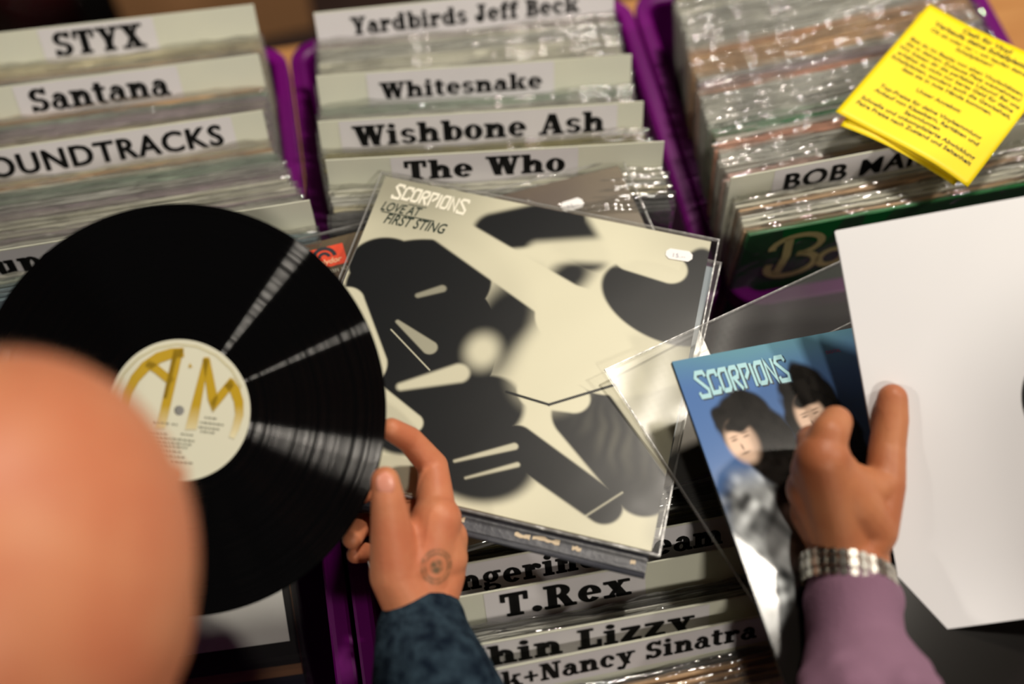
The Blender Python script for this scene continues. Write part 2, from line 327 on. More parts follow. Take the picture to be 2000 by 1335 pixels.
def film_mesh(seed, w=.319, below=.30, above=.005):
    """clear bag around a sleeve: front sheet, a rounded wavy lip over the top, back sheet"""
    r = random.Random(seed); vs = []; fs = []; nc = 26; ph = [r.uniform(0, 6.28) for _ in range(6)]
    prof = [(-1, -below, 0), (-1, -.07, 0), (-1, -.025, .4), (-1, -.004, .8), (-.95, above * .5, 1), (-.6, above * .9, 1), (0, above, 1), (.6, above * .9, 1), (.95, above * .5, 1), (1, -.004, .8), (1, -.025, .4), (1, -.07, 0), (1, -below, 0)]
    for s, z, k in prof:
        for i in range(nc + 1):
            t = i / nc; x = (t - .5) * w
            y = s * .0019 + k * (.0008 * math.sin(9 * t + ph[0]) + .0005 * math.sin(23 * t + ph[1] + s) + .0004 * math.sin(47 * t + ph[2] + s))
            zz = z + (k if z > 0 else 0) * (.0022 * math.sin(7 * t + ph[3]) + .0014 * math.sin(19 * t + ph[4]) + .0008 * math.sin(61 * t + ph[5]))
            vs.append((x, y, zz))
    for j in range(len(prof) - 1):
        for i in range(nc):
            a = j * (nc + 1) + i; fs.append((a, a + 1, a + nc + 2, a + nc + 1))
    me = mesh('plastic_cover', vs, fs, True); me.materials.append(M_FILM); return me
FILMS = [film_mesh(s) for s in range(6)]
ORD = ['first', 'second', 'third', 'fourth', 'fifth', 'sixth', 'seventh', 'eighth', 'ninth', 'tenth', 'eleventh', 'twelfth', 'thirteenth', 'fourteenth', 'fifteenth', 'sixteenth', 'seventeenth', 'eighteenth', 'nineteenth', 'twentieth']
def ordn(i): return ORD[i] if i < 20 else 'twenty-' + ORD[i - 20]
FLOORZ = .7585
def place(o, top, phi, lean):
    """top = world point of the middle of the top edge; leans back by lean"""
    ex = Vector((math.cos(phi), math.sin(phi), 0)); n = Vector((-math.sin(phi), math.cos(phi), 0))
    ez = n * math.sin(lean) + Z * math.cos(lean); ey = ez.cross(ex)
    frame(o, top, ex, ey, ez)
def put_record(top, phi, lean, ci, label, group, film=True):
    o = bpy.data.objects.new('record_sleeve', SLEEVES[ci]); COL.objects.link(o)
    place(o, top, phi, lean); tag(o, label, 'record sleeve', group)
    if film:
        c = bpy.data.objects.new('plastic_cover', random.choice(FILMS)); COL.objects.link(c); c.parent = o
    return o
def put_divider(top, phi, lean, text, tx0, tx1, cap, base, label, group, font='slab', strip_w=None, h=.345, extra=None):
    """tx0..tx1: text extent in metres from the middle of the card; base: baseline below the top edge"""
    o = link('divider_card', from_bm('divider_card', box_bm(-.1575, .1575, -.0006, .0006, -h, 0, bevel=.0003)), M_CARD)
    place(o, top, phi, lean); tag(o, label, 'divider card', group)
    a, b = strip_w if strip_w else (tx0 - .012, tx1 + .012)
    a = max(a, -.1570); b = min(b, .1570)
    link('label_strip', mesh('label_strip', [(a, -.0009, -.0012), (b, -.0009, -.0012), (b, -.0009, base - .007), (a, -.0009, base - .007)], [(0, 1, 2, 3)]), M_LABEL, o)
    if extra:
        for (x0, x1, z0, z1, mm) in extra:
            link('printed_band', mesh('printed_band', [(x0, -.0008, z0), (x1, -.0008, z0), (x1, -.0008, z1), (x0, -.0008, z1)], [(0, 1, 2, 3)]), mm, o)
    ps, w = slab(text) if font == 'slab' else sans(text, .016, 0, 1.12)
    if font != 'slab': ps = [[(x + dx, y + dy) for x, y in q] for q in ps for dx, dy in ((-.022, -.008), (.0, .008), (.022, -.006))]
    sx = (tx1 - tx0) / w
    polys_mesh('lettering', ps, (tx0, -.0012, base), (1, 0, 0), (0, 0, 1), M_INK, o, sx, cap if font == 'slab' else cap / .72)
    return o
def row(stations, pitch, group, where, colours, skip=()):
    """stations: list of dict(top=(x,y) centre at record-top height, phi, lean, div=None or args). Fill records between."""
    last = None
    for a, b in zip(stations, stations[1:]):
        d = (Vector(b['p']) - Vector(a['p'])); n = max(1, int(round(d.length / pitch)))
        for i in range(1, n):
            t = i / n
            phi = a['phi'] + (b['phi'] - a['phi']) * t + random.uniform(-.004, .004)
            lean = a['lean'] + (b['lean'] - a['lean']) * t
            p = Vector(a['p']).lerp(Vector(b['p']), t)
            z = FLOORZ + SW * math.cos(lean) + random.uniform(0, .003)
            ex = Vector((math.cos(phi), math.sin(phi)))
            p = p + ex * random.uniform(-.003, .003)
            ci = last if (last is not None and random.random() < .45) else random.choice(colours); last = ci
            put_record((p.x, p.y, z), phi, lean, ci, '%s record sleeve, %s in front of the %s' % (PAL[ci][0], ordn(i - 1), a['ref']), group)

def div_z(lean_deg, up=.034): return FLOORZ + (SW + up) * math.cos(math.radians(lean_deg))
def card_station(pr, z, phi_deg, lean_deg, ref, right=True):
    """station from a pixel of the right (or left) end of a divider's top edge"""
    z = div_z(lean_deg); p = onz(pr[0], pr[1], z); phi = math.radians(phi_deg); ex = Vector((math.cos(phi), math.sin(phi)))
    c = Vector((p.x, p.y)) + ex * (-.1575 if right else .1575)
    return dict(p=tuple(c), phi=phi, lean=math.radians(lean_deg), ref=ref)
DT = 1.075
def div_at(st, text, px0, px1, cap, base, label, group, **kw):
    """text extent given as photo pixels along the card's top"""
    c = Vector(st['p']); ex = Vector((math.cos(st['phi']), math.sin(st['phi']))); z = div_z(math.degrees(st['lean']))
    f = lambda q: (Vector(onz(q[0], q[1], z - .02)[:2]) - c).dot(ex)
    h = SW + .034
    put_divider((c.x, c.y, z), st['phi'], st['lean'], text, f(px0), f(px1), cap, base, label, group, h=h, **kw)
def bottom(st, extra=0):   # record station just in front of a divider
    s = dict(st); n = Vector((-math.sin(st['phi']), math.cos(st['phi']))); dz = .034 * math.cos(st['lean'])
    s['p'] = tuple(Vector(st['p']) - n * (math.tan(st['lean']) * dz)); return s

# back left crate
gL = 'records in the back left crate'; gD = 'lettered divider cards'
L0 = card_station((495, 8), DT, 8.9, 26, 'rearmost divider in the back left crate')
L1 = card_station((505, 105), DT, 9.9, 25, 'second divider in the back left crate')
L2 = card_station((512, 215), DT, 10.9, 23, 'third divider in the back left crate')
p = onz(60, 478, div_z(12)); L3 = dict(_=0, p=tuple((Vector((p.x, p.y)) + Vector((math.cos(.2), math.sin(.2))) * .088)), phi=.2, lean=math.radians(12), ref='frontmost divider in the back left crate')
L4 = dict(p=tuple(Vector(L3['p']) + Vector((.012, -.035))), phi=.2, lean=math.radians(4), ref='')
row([bottom(s) for s in (L0, L1, L2, L3, L4)], .0057, gL, 'left', [0, 0, 1, 1, 1, 2, 3, 4, 5, 6, 7, 2, 1, 7])
div_at(L0, 'STYX', (108, 75), (284, 55), .025, -.031, 'rearmost divider card in the back left crate, four black slab capitals', gD)
div_at(L1, 'Santana', (62, 175), (330, 145), .024, -.030, 'second divider card from the back in the back left crate', gD)
div_at(L2, 'SOUNDTRACKS', (-50, 300), (433, 240), .022, -.029, 'divider card with wide sans capitals in the back left crate', gD, font='sans')
div_at(L3, 'Supertramp', (-50, 515), (378, 460), .026, -.031, 'frontmost divider card in the back left crate, half hidden by the black record', gD)

# middle crate of the back row
gM = 'records in the middle back crate'
K0 = card_station((612, 25), DT, 8.0, 26, 'rearmost divider in the middle back crate', False)
K1 = card_station((617, 148), DT, 5.2, 24, 'second divider in the middle back crate', False)
K2 = card_station((620, 237), DT, 4.6, 22, 'third divider in the middle back crate', False)
K3 = card_station((635, 312), DT, 4.0, 14, 'frontmost divider in the middle back crate', False)
p = onz(1322, 418, 1.07); K4 = dict(p=(p.x - .157, p.y - .012), phi=math.radians(4), lean=math.radians(5), ref='')
m_red = mat('red_print', lin(206, 92, 84), .5); m_olive = mat('olive_print', lin(160, 150, 62), .5, noise=(8, lin(150, 170, 110)))
row([bottom(K0), bottom(K1), bottom(K2), bottom(K3)], .0056, gM, 'mid', [0, 1, 1, 2, 2, 3, 4, 7, 7, 11, 9, 1])
row([bottom(K3), K4], .0056, gM, 'mid', [0, 1, 2, 4, 2, 8, 0])
div_at(K0, 'Yardbirds Jeff Beck', (685, 40), (1128, 2), .0185, -.027, 'rearmost divider card in the middle back crate, three words above a red and olive band', gD,
       strip_w=(-.157, .157), extra=[(-.157, -.110, -.050, -.036, m_red), (-.110, .157, -.050, -.037, m_olive)])
div_at(K1, 'Whitesnake', (742, 170), (1058, 150), .0175, -.029, 'divider card with the smallest lettering in the middle back crate, second from the back', gD)
div_at(K2, 'Wishbone Ash', (690, 250), (1178, 222), .022, -.029, 'divider card with two long words in the middle back crate, third from the back', gD)
div_at(K3, 'The Who', (790, 318), (1102, 305), .022, -.028, 'frontmost divider card in the middle back crate, just behind the brown sleeve', gD)

# right crate of the back row
gR = 'records in the back right crate'
def rst(px, py, phi, lean, ref):
    z = FLOORZ + SW * math.cos(math.radians(lean)); p = onz(px, py, z); phi = math.radians(phi)
    return dict(p=(p.x + math.cos(phi) * SW / 2, p.y + math.sin(phi) * SW / 2), phi=phi, lean=math.radians(lean), ref=ref)
Q0 = rst(1316, -12, 16.5, 24, 'back wall of the back right crate'); Q1 = rst(1345, 110, 15.5, 19.5, 'back third of the back right crate')
Q2 = rst(1392, 268, 14, 14.5, 'green sleeve in the back right crate'); Q3 = rst(1424, 372, 13.2, 9, 'divider in the back right crate'); Q4 = rst(1460, 462, 12.2, 0, 'x')
row([Q0, Q1], .0062, gR, 'right', [1, 1, 7, 1, 2, 9, 0]); row([Q1, Q2], .0062, gR, 'right', [1, 7, 6, 4, 1, 11]); row([Q2, Q3], .0058, gR, 'right', [7, 3, 0, 1, 11, 3]); row([Q3, Q4], .0056, gR, 'right', [1, 2, 6, 6, 0])
M_GREEN = mat('green_card', lin(20, 120, 70), .3, noise=(10, lin(30, 150, 95)))
def coloured(st, m, label, group, shift=0.0):
    o = link('record_sleeve', from_bm('record_sleeve', box_bm(-SW / 2, SW / 2, -.0016, .0016, -SW, 0, bevel=.0007)), m)
    z = FLOORZ + SW * math.cos(st['lean']) + .004; place(o, (st['p'][0], st['p'][1] - shift, z), st['phi'], st['lean']); tag(o, label, 'record sleeve', group)
    c = bpy.data.objects.new('plastic_cover', FILMS[0]); COL.objects.link(c); c.parent = o
    return o
coloured(Q2, M_GREEN, 'bright green record sleeve in the middle of the back right crate, left of the flyers', gR)
coloured(Q1, mat('salmon_card', lin(200, 156, 122), .4), 'salmon record sleeve in the back third of the back right crate', gR)
stb = card_station((1427, 347), DT, 12.9, 9, 'x', False)
div_at(stb, 'BOB MARLEY', (1522, 335), (1905, 275), .0205, -.028, 'divider card with wide black capitals in the back right crate, partly below the yellow flyers', gD, font='sans')
M_DKGREEN = mat('dark_green_card', lin(14, 122, 58), .35, noise=(7, lin(18, 140, 66)))
fr = coloured(Q4, M_DKGREEN, 'dark green record sleeve with cream script at the front of the back right crate', gR)
m_scr = mat('cream_print', lin(226, 216, 150), .5)
def script_word(name, strokes, parent, sx, sz, ox, oz, m):
    ps = []
    for pts, w in strokes: ps += strip(pts, w)
    return polys_mesh(name, ps, (ox, -.0021, oz), (1, 0, 0), (0, 0, 1), m, parent, sx, sz)
def arc(cx, cy, rx, ry, a0, a1, n=14): return [(cx + rx * math.cos(math.radians(a0 + (a1 - a0) * i / n)), cy + ry * math.sin(math.radians(a0 + (a1 - a0) * i / n))) for i in range(n + 1)]
script_word('lettering', [([(.25, 1.05), (.3, .5), (.22, -.05)], .15), (arc(.42, .8, .42, .3, 190, -80), .13), (arc(.45, .2, .42, .33, 85, -200), .14),
                          (arc(1.15, .22, .22, .24, 60, 400), .13), ([(1.4, .46), (1.34, .15), (1.45, -.02), (1.6, .1)], .12), ([(1.7, .46), (1.64, 0)], .13), (arc(1.86, .3, .2, .17, 170, 30), .12),
                          (arc(2.25, .22, .2, .24, 60, 400), .13), ([(2.5, .46), (2.44, .1), (2.56, -.3), (2.3, -.35)], .12)], fr, .058, .056, -.128, -.076, m_scr)

# front middle crate
gF = 'records in the front middle crate'
def fst(q, phi, lean, ref, cu=.035):
    p = onz(q[0], q[1], div_z(lean)); phi = math.radians(phi); ex = Vector((math.cos(phi), math.sin(phi))); P = Vector((p.x, p.y))
    c = P + ex * (cu - P.dot(Vector((U.x, U.y)))) ; return dict(p=tuple(c), phi=phi, lean=math.radians(lean), ref=ref)
F0 = fst((1300, 880), 10.5, 27, 'back wall of the front middle crate'); F1 = fst((1160, 1053), 10.7, 29, 'rearmost divider in the front middle crate')
F2 = fst((1175, 1114), 10.5, 28, 'second divider in the front middle crate'); F3 = fst((1205, 1208), 10.2, 25, 'third divider in the front middle crate')
F4 = fst((1232, 1252), 11.2, 25, 'frontmost divider in the front middle crate'); F5 = fst((1232, 1345), 11.2, 23, '')
row([bottom(F0), bottom(F1)], .0056, gF, 'front', [0, 9, 8, 1, 9, 0, 12]); row([bottom(F1), bottom(F2)], .006, gF, 'f', [1, 1, 2]); row([bottom(F2), bottom(F3)], .006, gF, 'f', [9, 1, 8])
row([bottom(F3), bottom(F4)], .006, gF, 'f', [1, 2]); row([bottom(F4), bottom(F5)], .0058, gF, 'f', [6, 8, 5, 0, 12])
div_at(F1, 'Tangerine Dream', (805, 1125), (1405, 1030), .0215, -.028, 'rearmost divider card in the front crate, crossed by the black and cream sleeve', gD)
div_at(F2, 'T.Rex', (975, 1172), (1228, 1130), .025, -.030, 'divider card with the shortest lettering in the front middle crate', gD)
div_at(F3, 'Thin Lizzy', (895, 1285), (1350, 1200), .0225, -.0265, 'third divider card from the back in the front middle crate, ending in double z', gD)
div_at(F4, 'Frank+Nancy Sinatra', (830, 1325), (1470, 1220), .0195, -.0235, 'frontmost divider card in the front middle crate, with a plus sign', gD)

# ------------------------------------------------------------------ sleeves lying on top
M_PRINT = attr_mat('printed_cover', 0.35, 0.2)
def smooth(e0, e1, x): t = np.clip((x - e0) / (e1 - e0), 0, 1); return t * t * (3 - 2 * t)
def print_mesh(name, w, h, fn, n, zoff=.0004):
    """flat printed sheet: origin at its top left corner, x right, y up (so down is negative)"""
    g = np.linspace(0, 1, n + 1); uu, vv = np.meshgrid(g, g); col = fn(uu.ravel(), vv.ravel())
    vs = np.stack([uu.ravel() * w, -vv.ravel() * h, np.full(uu.size, zoff)], 1)
    idx = np.arange(n * (n + 1)).reshape(n, n + 1)[:, :n].ravel()
    fs = np.stack([idx, idx + n + 1, idx + n + 2, idx + 1], 1)
    me = bpy.data.meshes.new(name); me.from_pydata(vs.tolist(), [], fs.tolist())
    at = me.color_attributes.new('print', 'FLOAT_COLOR', 'POINT'); at.data.foreach_set('color', np.concatenate([col, np.ones((len(col), 1))], 1).astype(np.float32).ravel()); me.update()
    return me
def ell(u, v, cx, cy, rx, ry, rot=0, soft=.02):
    a = math.radians(rot); du = u - cx; dv = v - cy; x = du * math.cos(a) + dv * math.sin(a); y = -du * math.sin(a) + dv * math.cos(a)
    d = (np.sqrt((x / rx) ** 2 + (y / ry) ** 2) - 1) * min(rx, ry); return 1 - smooth(-soft, soft, d)
def cap(u, v, x0, y0, x1, y1, r0, r1=None, soft=.012):
    r1 = r0 if r1 is None else r1; dx, dy = x1 - x0, y1 - y0; t = np.clip(((u - x0) * dx + (v - y0) * dy) / (dx * dx + dy * dy), 0, 1)
    d = np.hypot(u - x0 - t * dx, v - y0 - t * dy) - (r0 + (r1 - r0) * t); return 1 - smooth(-soft, soft, d)
def vnoise(u, v, s, seed):
    r = np.random.default_rng(seed); t = r.random((64, 64)); x = u * s; y = v * s; i = np.floor(x).astype(int); j = np.floor(y).astype(int)
    fx = x - i; fy = y - j; fx = fx * fx * (3 - 2 * fx); fy = fy * fy * (3 - 2 * fy); T = lambda a, b: t[a % 64, b % 64]
    return (T(i, j) * (1 - fx) + T(i + 1, j) * fx) * (1 - fy) + (T(i, j + 1) * (1 - fx) + T(i + 1, j + 1) * fx) * fy
def flat_thing(name, A_, e1, e2, w, h, th, m, label, cat, group=None):
    """card of w x h with its top left corner at A_, e1 to the right, e2 down"""
    n = e1.cross(-e2).normalized()
    o = link(name, from_bm(name, box_bm(0, w, -h, 0, -th, 0, bevel=min(.0008, th * .4))), m); frame(o, A_, e1, -e2, n); tag(o, label, cat, group); return o
def axes(A_, B_, C_):
    e1 = (B_ - A_); w = e1.length; e1 = e1.normalized(); d = C_ - B_; e2 = d - e1 * d.dot(e1); return e1, e2.normalized(), w, e2.length
def sticker(parent, x, y, w, h, rot, text, z=.0009):
    c = w * .14; pts = [(c, 0), (w - c, 0), (w, h * .3), (w, h * .7), (w - c, h), (c, h), (0, h * .7), (0, h * .3)]
    a = math.radians(rot); ex = Vector((math.cos(a), math.sin(a), 0)); ey = Vector((-math.sin(a), math.cos(a), 0))
    s = polys_mesh('price_sticker', [pts], (x, y, z), ex, ey, M_STICKER, parent)
    ps, tw = sans(text, -.01); polys_mesh('handwriting', ps, Vector((x, y, z + .0002)) + ex * w * .28 + ey * h * .22, ex, ey, M_PEN, s, w * .46 / tw, h * .55); return s
def film_sheet(name, parent, w, h, x0, y0, z, m, seed=1, amp=.0006, n=40, edge=True):
    r = random.Random(seed); ph = [r.uniform(0, 6.28) for _ in range(5)]; vs = []; fs = []
    for j in range(n + 1):
        for i in range(n + 1):
            a, b = i / n, j / n
            vs.append((x0 + a * w, y0 - b * h, z + amp * (math.sin(7 * a + ph[0] + 4 * b) + .7 * math.sin(13 * b + ph[1] - 5 * a) + .4 * math.sin(29 * a + 23 * b + ph[2]))))
    for j in range(n):
        for i in range(n):
            k = j * (n + 1) + i; fs.append((k, k + n + 1, k + n + 2, k + 1))
    f = link(name, mesh(name, vs, fs, True), m, parent)
    if edge:
        e = .0011; bm = bmesh.new()
        for bx in ((x0, x0 + e, y0 - h, y0), (x0 + w - e, x0 + w, y0 - h, y0), (x0, x0 + w, y0 - e, y0), (x0, x0 + w, y0 - h, y0 - h + e)): box_bm(*bx, z - .0022, z + .0006, bm)
        link('welded_edge', from_bm('welded_edge', bm), M_FILMEDGED, f)
    return f
M_FILMEDGED = film_mat('welded_edge_film', gloss=.05, rough=.3, bscale=60, bstr=.4, tint=.90, haze=.16, fres=.3)

# brown sleeve with the red record company mark, lowest of the pile
P0 = onz(560, 475, 1.0745); P1_ = onz(1215, 310, 1.0735); e1 = (P1_ - P0).normalized(); e2 = Z.cross(-e1); e2 = Vector((e1.y, -e1.x, -.02)).normalized(); e2 = (e2 - e1 * e2.dot(e1)).normalized()
P0 = P0 + e2 * .006
M_BROWN = mat('brown_card', lin(98, 84, 58), .42, noise=(7, lin(76, 60, 46)))
br = flat_thing('record_sleeve', P0 + e1 * .004, e1, e2, .313, .313, .0035, M_BROWN, 'brown record sleeve with a red rectangular mark, lowest of the overlapping sleeves', 'record sleeve')
film_sheet('plastic_cover', br, .325, .325, -.006, .007, .0012, M_FILMFLAT, 3, .0003)
sticker(br, .246, -.037, .0215, .0115, 4, '15.-')
dark = mat('charcoal_print', lin(40, 42, 50), .4)
polys_mesh('printed_shape', [[(.21 + .055 * math.cos(a), -.078 + .034 * math.sin(a)) for a in np.linspace(0, 6.28, 28)[:-1]]], (0, 0, .0004), (1, 0, 0), (0, 1, 0), dark, br)
mk = polys_mesh('label_mark', R(0, 0, .036, .0215), (.008, -.030, .0005), (1, 0, 0), (0, 1, 0), mat('orange_red_print', lin(226, 74, 42), .4), br)
polys_mesh('mark_rings', A(.017, .0105, .0115, .0115, 0, 180, .0035, .0035) + A(.017, .0105, .006, .006, 0, 180, .003, .003), (.008, -.030, .0008), (1, 0, 0), (0, 1, 0), dark, mk)
ps, tw = sans('Polydor', .02, .3); polys_mesh('lettering', ps, (.014, -.027, .0009), (1, 0, 0), (0, 1, 0), mat('pale_print', lin(240, 190, 150), .5), mk, .026 / tw, .008)
ps, tw = sans('2371 162', .02); polys_mesh('catalogue_number', ps, (.026, -.037, .0006), (1, 0, 0), (0, 1, 0), mat('grey_print', lin(190, 186, 170), .5), br, .017 / tw, .0048)

# the black and cream cover and the grey sleeve below it
A0 = onz(745, 338, 1.087); B0 = onz(1405, 470, 1.088); C0 = onz(1235, 1085, 1.103)
e1, e2, w, h = axes(A0, B0, C0); nrm = e1.cross(-e2)
M_GREYS = mat('slate_card', lin(66, 68, 76), .42, noise=(30, lin(54, 56, 64)), bump=(120, .25))
gs = flat_thing('record_sleeve', A0 + e1 * .004 + e2 * .011 - nrm * .0062, e1, e2, w - .012, h - .002, .0045, M_GREYS, 'dark grey sleeve with a worn edge, directly below the black and cream cover', 'record sleeve')
M_WORN = mat('worn_card', lin(206, 188, 160), .7)
for x0, x1, dy in ((.068, .098, 0), (.10, .128, .001), (.152, .16, .0015), (.20, .212, 0), (.214, .235, .001), (.245, .252, 0), (.29, .294, 0)):
    k = 7; top = [(x0 + (x1 - x0) * i / k, .0016 + dy + random.uniform(-.0008, .0012)) for i in range(k + 1)]; bot = [(x0 + (x1 - x0) * i / k, -.0012 + dy + random.uniform(-.0009, .0006)) for i in range(k, -1, -1)]
    polys_mesh('worn_patch', [[bot[k - i], bot[k - i - 1], top[i + 1], top[i]] for i in range(k)], (0, -h + .0085, .0003), (1, 0, 0), (0, 1, 0), M_WORN, gs)
bm = bmesh.new(); nn = 10; prev = None      # rounded open edge
for xx in (0, w - .012):
    ring = [bm.verts.new((xx, -h + .002 - .0035 * math.sin(a), -.0022 - .0024 * math.cos(a) * 1.0)) for a in np.linspace(0, math.pi, nn)]
    if prev:
        for i in range(nn - 1): bm.faces.new((prev[i], prev[i + 1], ring[i + 1], ring[i]))
    bm.faces.new(ring) if prev is None else bm.faces.new(ring[::-1]); prev = ring
link('spine', from_bm('spine', bm, True), M_GREYS, gs)

CREAM = np.array(lin(216, 213, 190)); INK = np.array(lin(12, 15, 19))
def cover_print(u, v):
    k = np.ones_like(u)
    dk = np.zeros_like(u)
    for f in (ell(u, v, .21, .36, .21, .16, -20, .005), ell(u, v, .30, .58, .19, .26, 5, .006), ell(u, v, .52, .86, .15, .12, 0, .02), ell(u, v, .10, .32, .11, .10, 0, .005),
              cap(u, v, .38, .12, .55, .04, .07, .085), cap(u, v, .55, .04, .66, .14, .085, .06, .02), ell(u, v, .90, .25, .19, .125, 20, .006), ell(u, v, .985, .15, .06, .12, 0, .005),
              ell(u, v, .475, .44, .085, .19, 10, .04), cap(u, v, .76, .66, .95, .84, .09, .075, .006), cap(u, v, .60, .79, .86, .91, .055, .05, .005), ell(u, v, .62, .23, .05, .09, 30, .03), cap(u, v, .3, .8, .5, .7, .1, .1)):
        dk = np.maximum(dk, f)
    k = 1 - dk
    for f, g in ((cap(u, v, .24, .15, .64, .33, .055, .075, .006), 1), (cap(u, v, .66, .36, .78, .50, .105, .09, .005), 1), (ell(u, v, .64, .54, .10, .12, 0, .05), 1), (cap(u, v, .62, .62, .72, .62, .055, .045, .006), 1),
                 (ell(u, v, .445, .535, .045, .055, 0, .03), 1), (cap(u, v, .03, .47, .13, .66, .05, .075, .005), 1), (cap(u, v, .16, .74, .32, .80, .05, .03, .005), 1),
                 (cap(u, v, .52, .16, .74, .10, .035, .05, .02), .95), (cap(u, v, .78, .12, .90, .13, .045, .05, .005), .95),
                 (cap(u, v, .19, .50, .30, .56, .006, .022, .004), .55), (cap(u, v, .22, .40, .28, .36, .008, .012, .005), .45), (cap(u, v, .18, .53, .32, .63, .002, .002, .002), .8), (cap(u, v, .26, .70, .40, .62, .012, .03, .008), .95),
                 (cap(u, v, .46, .88, .60, .80, .004, .010, .004), .8), (cap(u, v, .50, .92, .62, .85, .003, .007, .004), .8), (cap(u, v, .82, .95, .90, .86, .002, .002, .002), .8), (cap(u, v, .55, .66, .80, .54, .0035, .0035, .002), 0)):
        k = k * (1 - f * g) + f * g
    k = k * (1 - cap(u, v, .54, .645, .66, .655, .004, .004, .002)) * (1 - cap(u, v, .66, .655, .82, .55, .004, .004, .002)); fibre = .5 + .5 * np.sin(u * 160 + vnoise(u, v, 16, 2) * 9)
    k = k + .10 * fibre * ell(u, v, .86, .72, .09, .05, 35, .05) * (k < .3)
    edge = np.minimum(np.minimum(u, 1 - u), np.minimum(v, 1 - v))
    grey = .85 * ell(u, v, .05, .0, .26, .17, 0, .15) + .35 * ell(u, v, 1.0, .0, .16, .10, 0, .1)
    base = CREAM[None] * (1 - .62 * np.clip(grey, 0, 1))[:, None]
    return INK[None] * (1 - np.clip(k, 0, 1))[:, None] + base * np.clip(k, 0, 1)[:, None]
cw = w - .012; ch = h - .010
cv = flat_thing('record_sleeve', A0 + e1 * .005 + e2 * .003, e1, e2, cw, ch, .004, mat('cream_card', lin(222, 216, 190), .4), 'sleeve with an abstract black and cream cover, on top of the middle crates', 'record sleeve')
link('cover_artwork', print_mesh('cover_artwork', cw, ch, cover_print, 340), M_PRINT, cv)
ps, tw = bandlogo(); polys_mesh('band_lettering', ps, (.012, -.0225, .0008), (1, -.035, 0), (0, 1, 0), mat('white_print', lin(244, 240, 224), .4), cv, .070 / tw, .0125, None, .0012)
m_dg = mat('dark_green_print', lin(12, 38, 24), .4)
for tx, x, y, wd_, hh in (('LOVE AT', .007, -.0385, .037, .0105), ('FIRST STING', .014, -.052, .057, .0115)):
    ps, tw = sans(tx, .012, .32); polys_mesh('title_lettering', ps, (x, y, .0008), (1, .02, 0), (0, 1, 0), m_dg, cv, wd_ / tw, hh / .72)
polys_mesh('title_lettering', R(.0085, -.0408, .058, -.0399) + R(.03, -.0275, .047, -.0268), (0, 0, .0008), (1, .02, 0), (0, 1, 0), m_dg, cv)
sticker(cv, .266, -.0285, .0235, .0115, 3, '15.--', .0011)
film_sheet('plastic_cover', cv, w, h - .004, -.005, .003, .0018, M_FILMFLAT, 5, .0005)

# second clear cover peeping out to the right
pl = flat_thing('record_sleeve', B0 + e1 * .004 - e1 * .31 + e2 * .012 - nrm * .0115, (e1 + e2 * .03).normalized(), (e2 - e1 * .03).normalized(), .306, .262, .003, mat('blue_grey_card', lin(120, 136, 150), .4), 'pale blue grey sleeve edge below the right side of the black and cream cover', 'record sleeve')
film_sheet('plastic_cover', pl, .318, .272, -.006, .006, .001, M_FILMGREY, 9, .0003)

# the blue sleeve held on the right, in its loose clear cover
A1 = atd(1312, 706, .862); B1 = atd(1665, 640, .9208); C1 = atd(1480, 1180, .8005)
e1 = (B1 - A1).normalized(); e2 = (C1 - A1); e2 = (e2 - e1 * e2.dot(e1)).normalized(); bn = e1.cross(-e2)
def blue_print(u, v):
    n1 = vnoise(u, v, 5, 4); n2 = vnoise(u, v, 60, 5); n3 = vnoise(u * .6 + v * .8, v * .6 - u * .8, 42, 8)
    a = np.array(lin(100, 146, 160)); b = np.array(lin(84, 118, 172)); t = smooth(0, .14, v + .06 * n1)
    c = a[None] * (1 - t)[:, None] + b[None] * t[:, None]
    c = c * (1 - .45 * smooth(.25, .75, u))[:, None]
    sil = np.array(lin(222, 228, 230)); dk = np.array(lin(28, 26, 24))
    def lay(c, m, col): return c * (1 - m)[:, None] + col * m[:, None]
    lump = ell(u, v + .03 * (n2 - .5), .17, .46, .19, .22, -10, .04) * smooth(.26, .36, v)
    c = lay(c, np.maximum(lump, smooth(.33, .42, v - .5 * np.abs(u - .15)) * (u < .7)), (sil[None] * (.06 + 1.1 * n3 ** 1.4)[:, None]))
    c = lay(c, smooth(.66, .70, v + .9 * np.minimum(u, .25) + .04 * (n1 - .5)), dk[None] * .7)
    wob = .02 * (vnoise(u, v, 34, 9) - .5)
    for cx, cy, rx, ry in ((.135, .185, .085, .085), (.185, .26, .075, .10), (.33, .19, .085, .125), (.36, .30, .09, .14), (.24, .36, .09, .06)):
        c = lay(c, ell(u + wob, v + wob, cx, cy, rx, ry, 0, .008), dk[None] * (.6 + .9 * n2)[:, None])
    skin = np.array(lin(232, 200, 176)); feat = np.array(lin(70, 44, 34))
    for cx, cy, rx, ry in ((.110, .232, .042, .055), (.322, .212, .044, .06)):
        c = lay(c, ell(u, v, cx, cy, rx, ry, -12, .010), skin[None] * (1 - .4 * smooth(0, .05, u - cx))[:, None])
        for ex_, ey_, lx, ly in ((-.020, -.008, .009, .0028), (.014, -.012, .009, .0028), (-.020, -.016, .011, .002), (.014, -.021, .011, .002), (-.002, .028, .012, .0025), (-.006, .012, .003, .008)):
            c = lay(c, ell(u, v, cx + ex_, cy + ey_, lx, ly, -10, .002) * .7, feat[None])
        c = lay(c, ell(u + wob * .6, v + wob * .6, cx + .004, cy - ry * .92, rx * 1.1, ry * .42, -12, .006), dk[None] * (.6 + .9 * n2)[:, None])
    return c
bs = flat_thing('record_sleeve', A1, e1, e2, .313, .313, .0035, mat('navy_card', lin(30, 44, 54), .4), 'blue record sleeve with dark rounded figures, held under the hand with the watch', 'record sleeve')
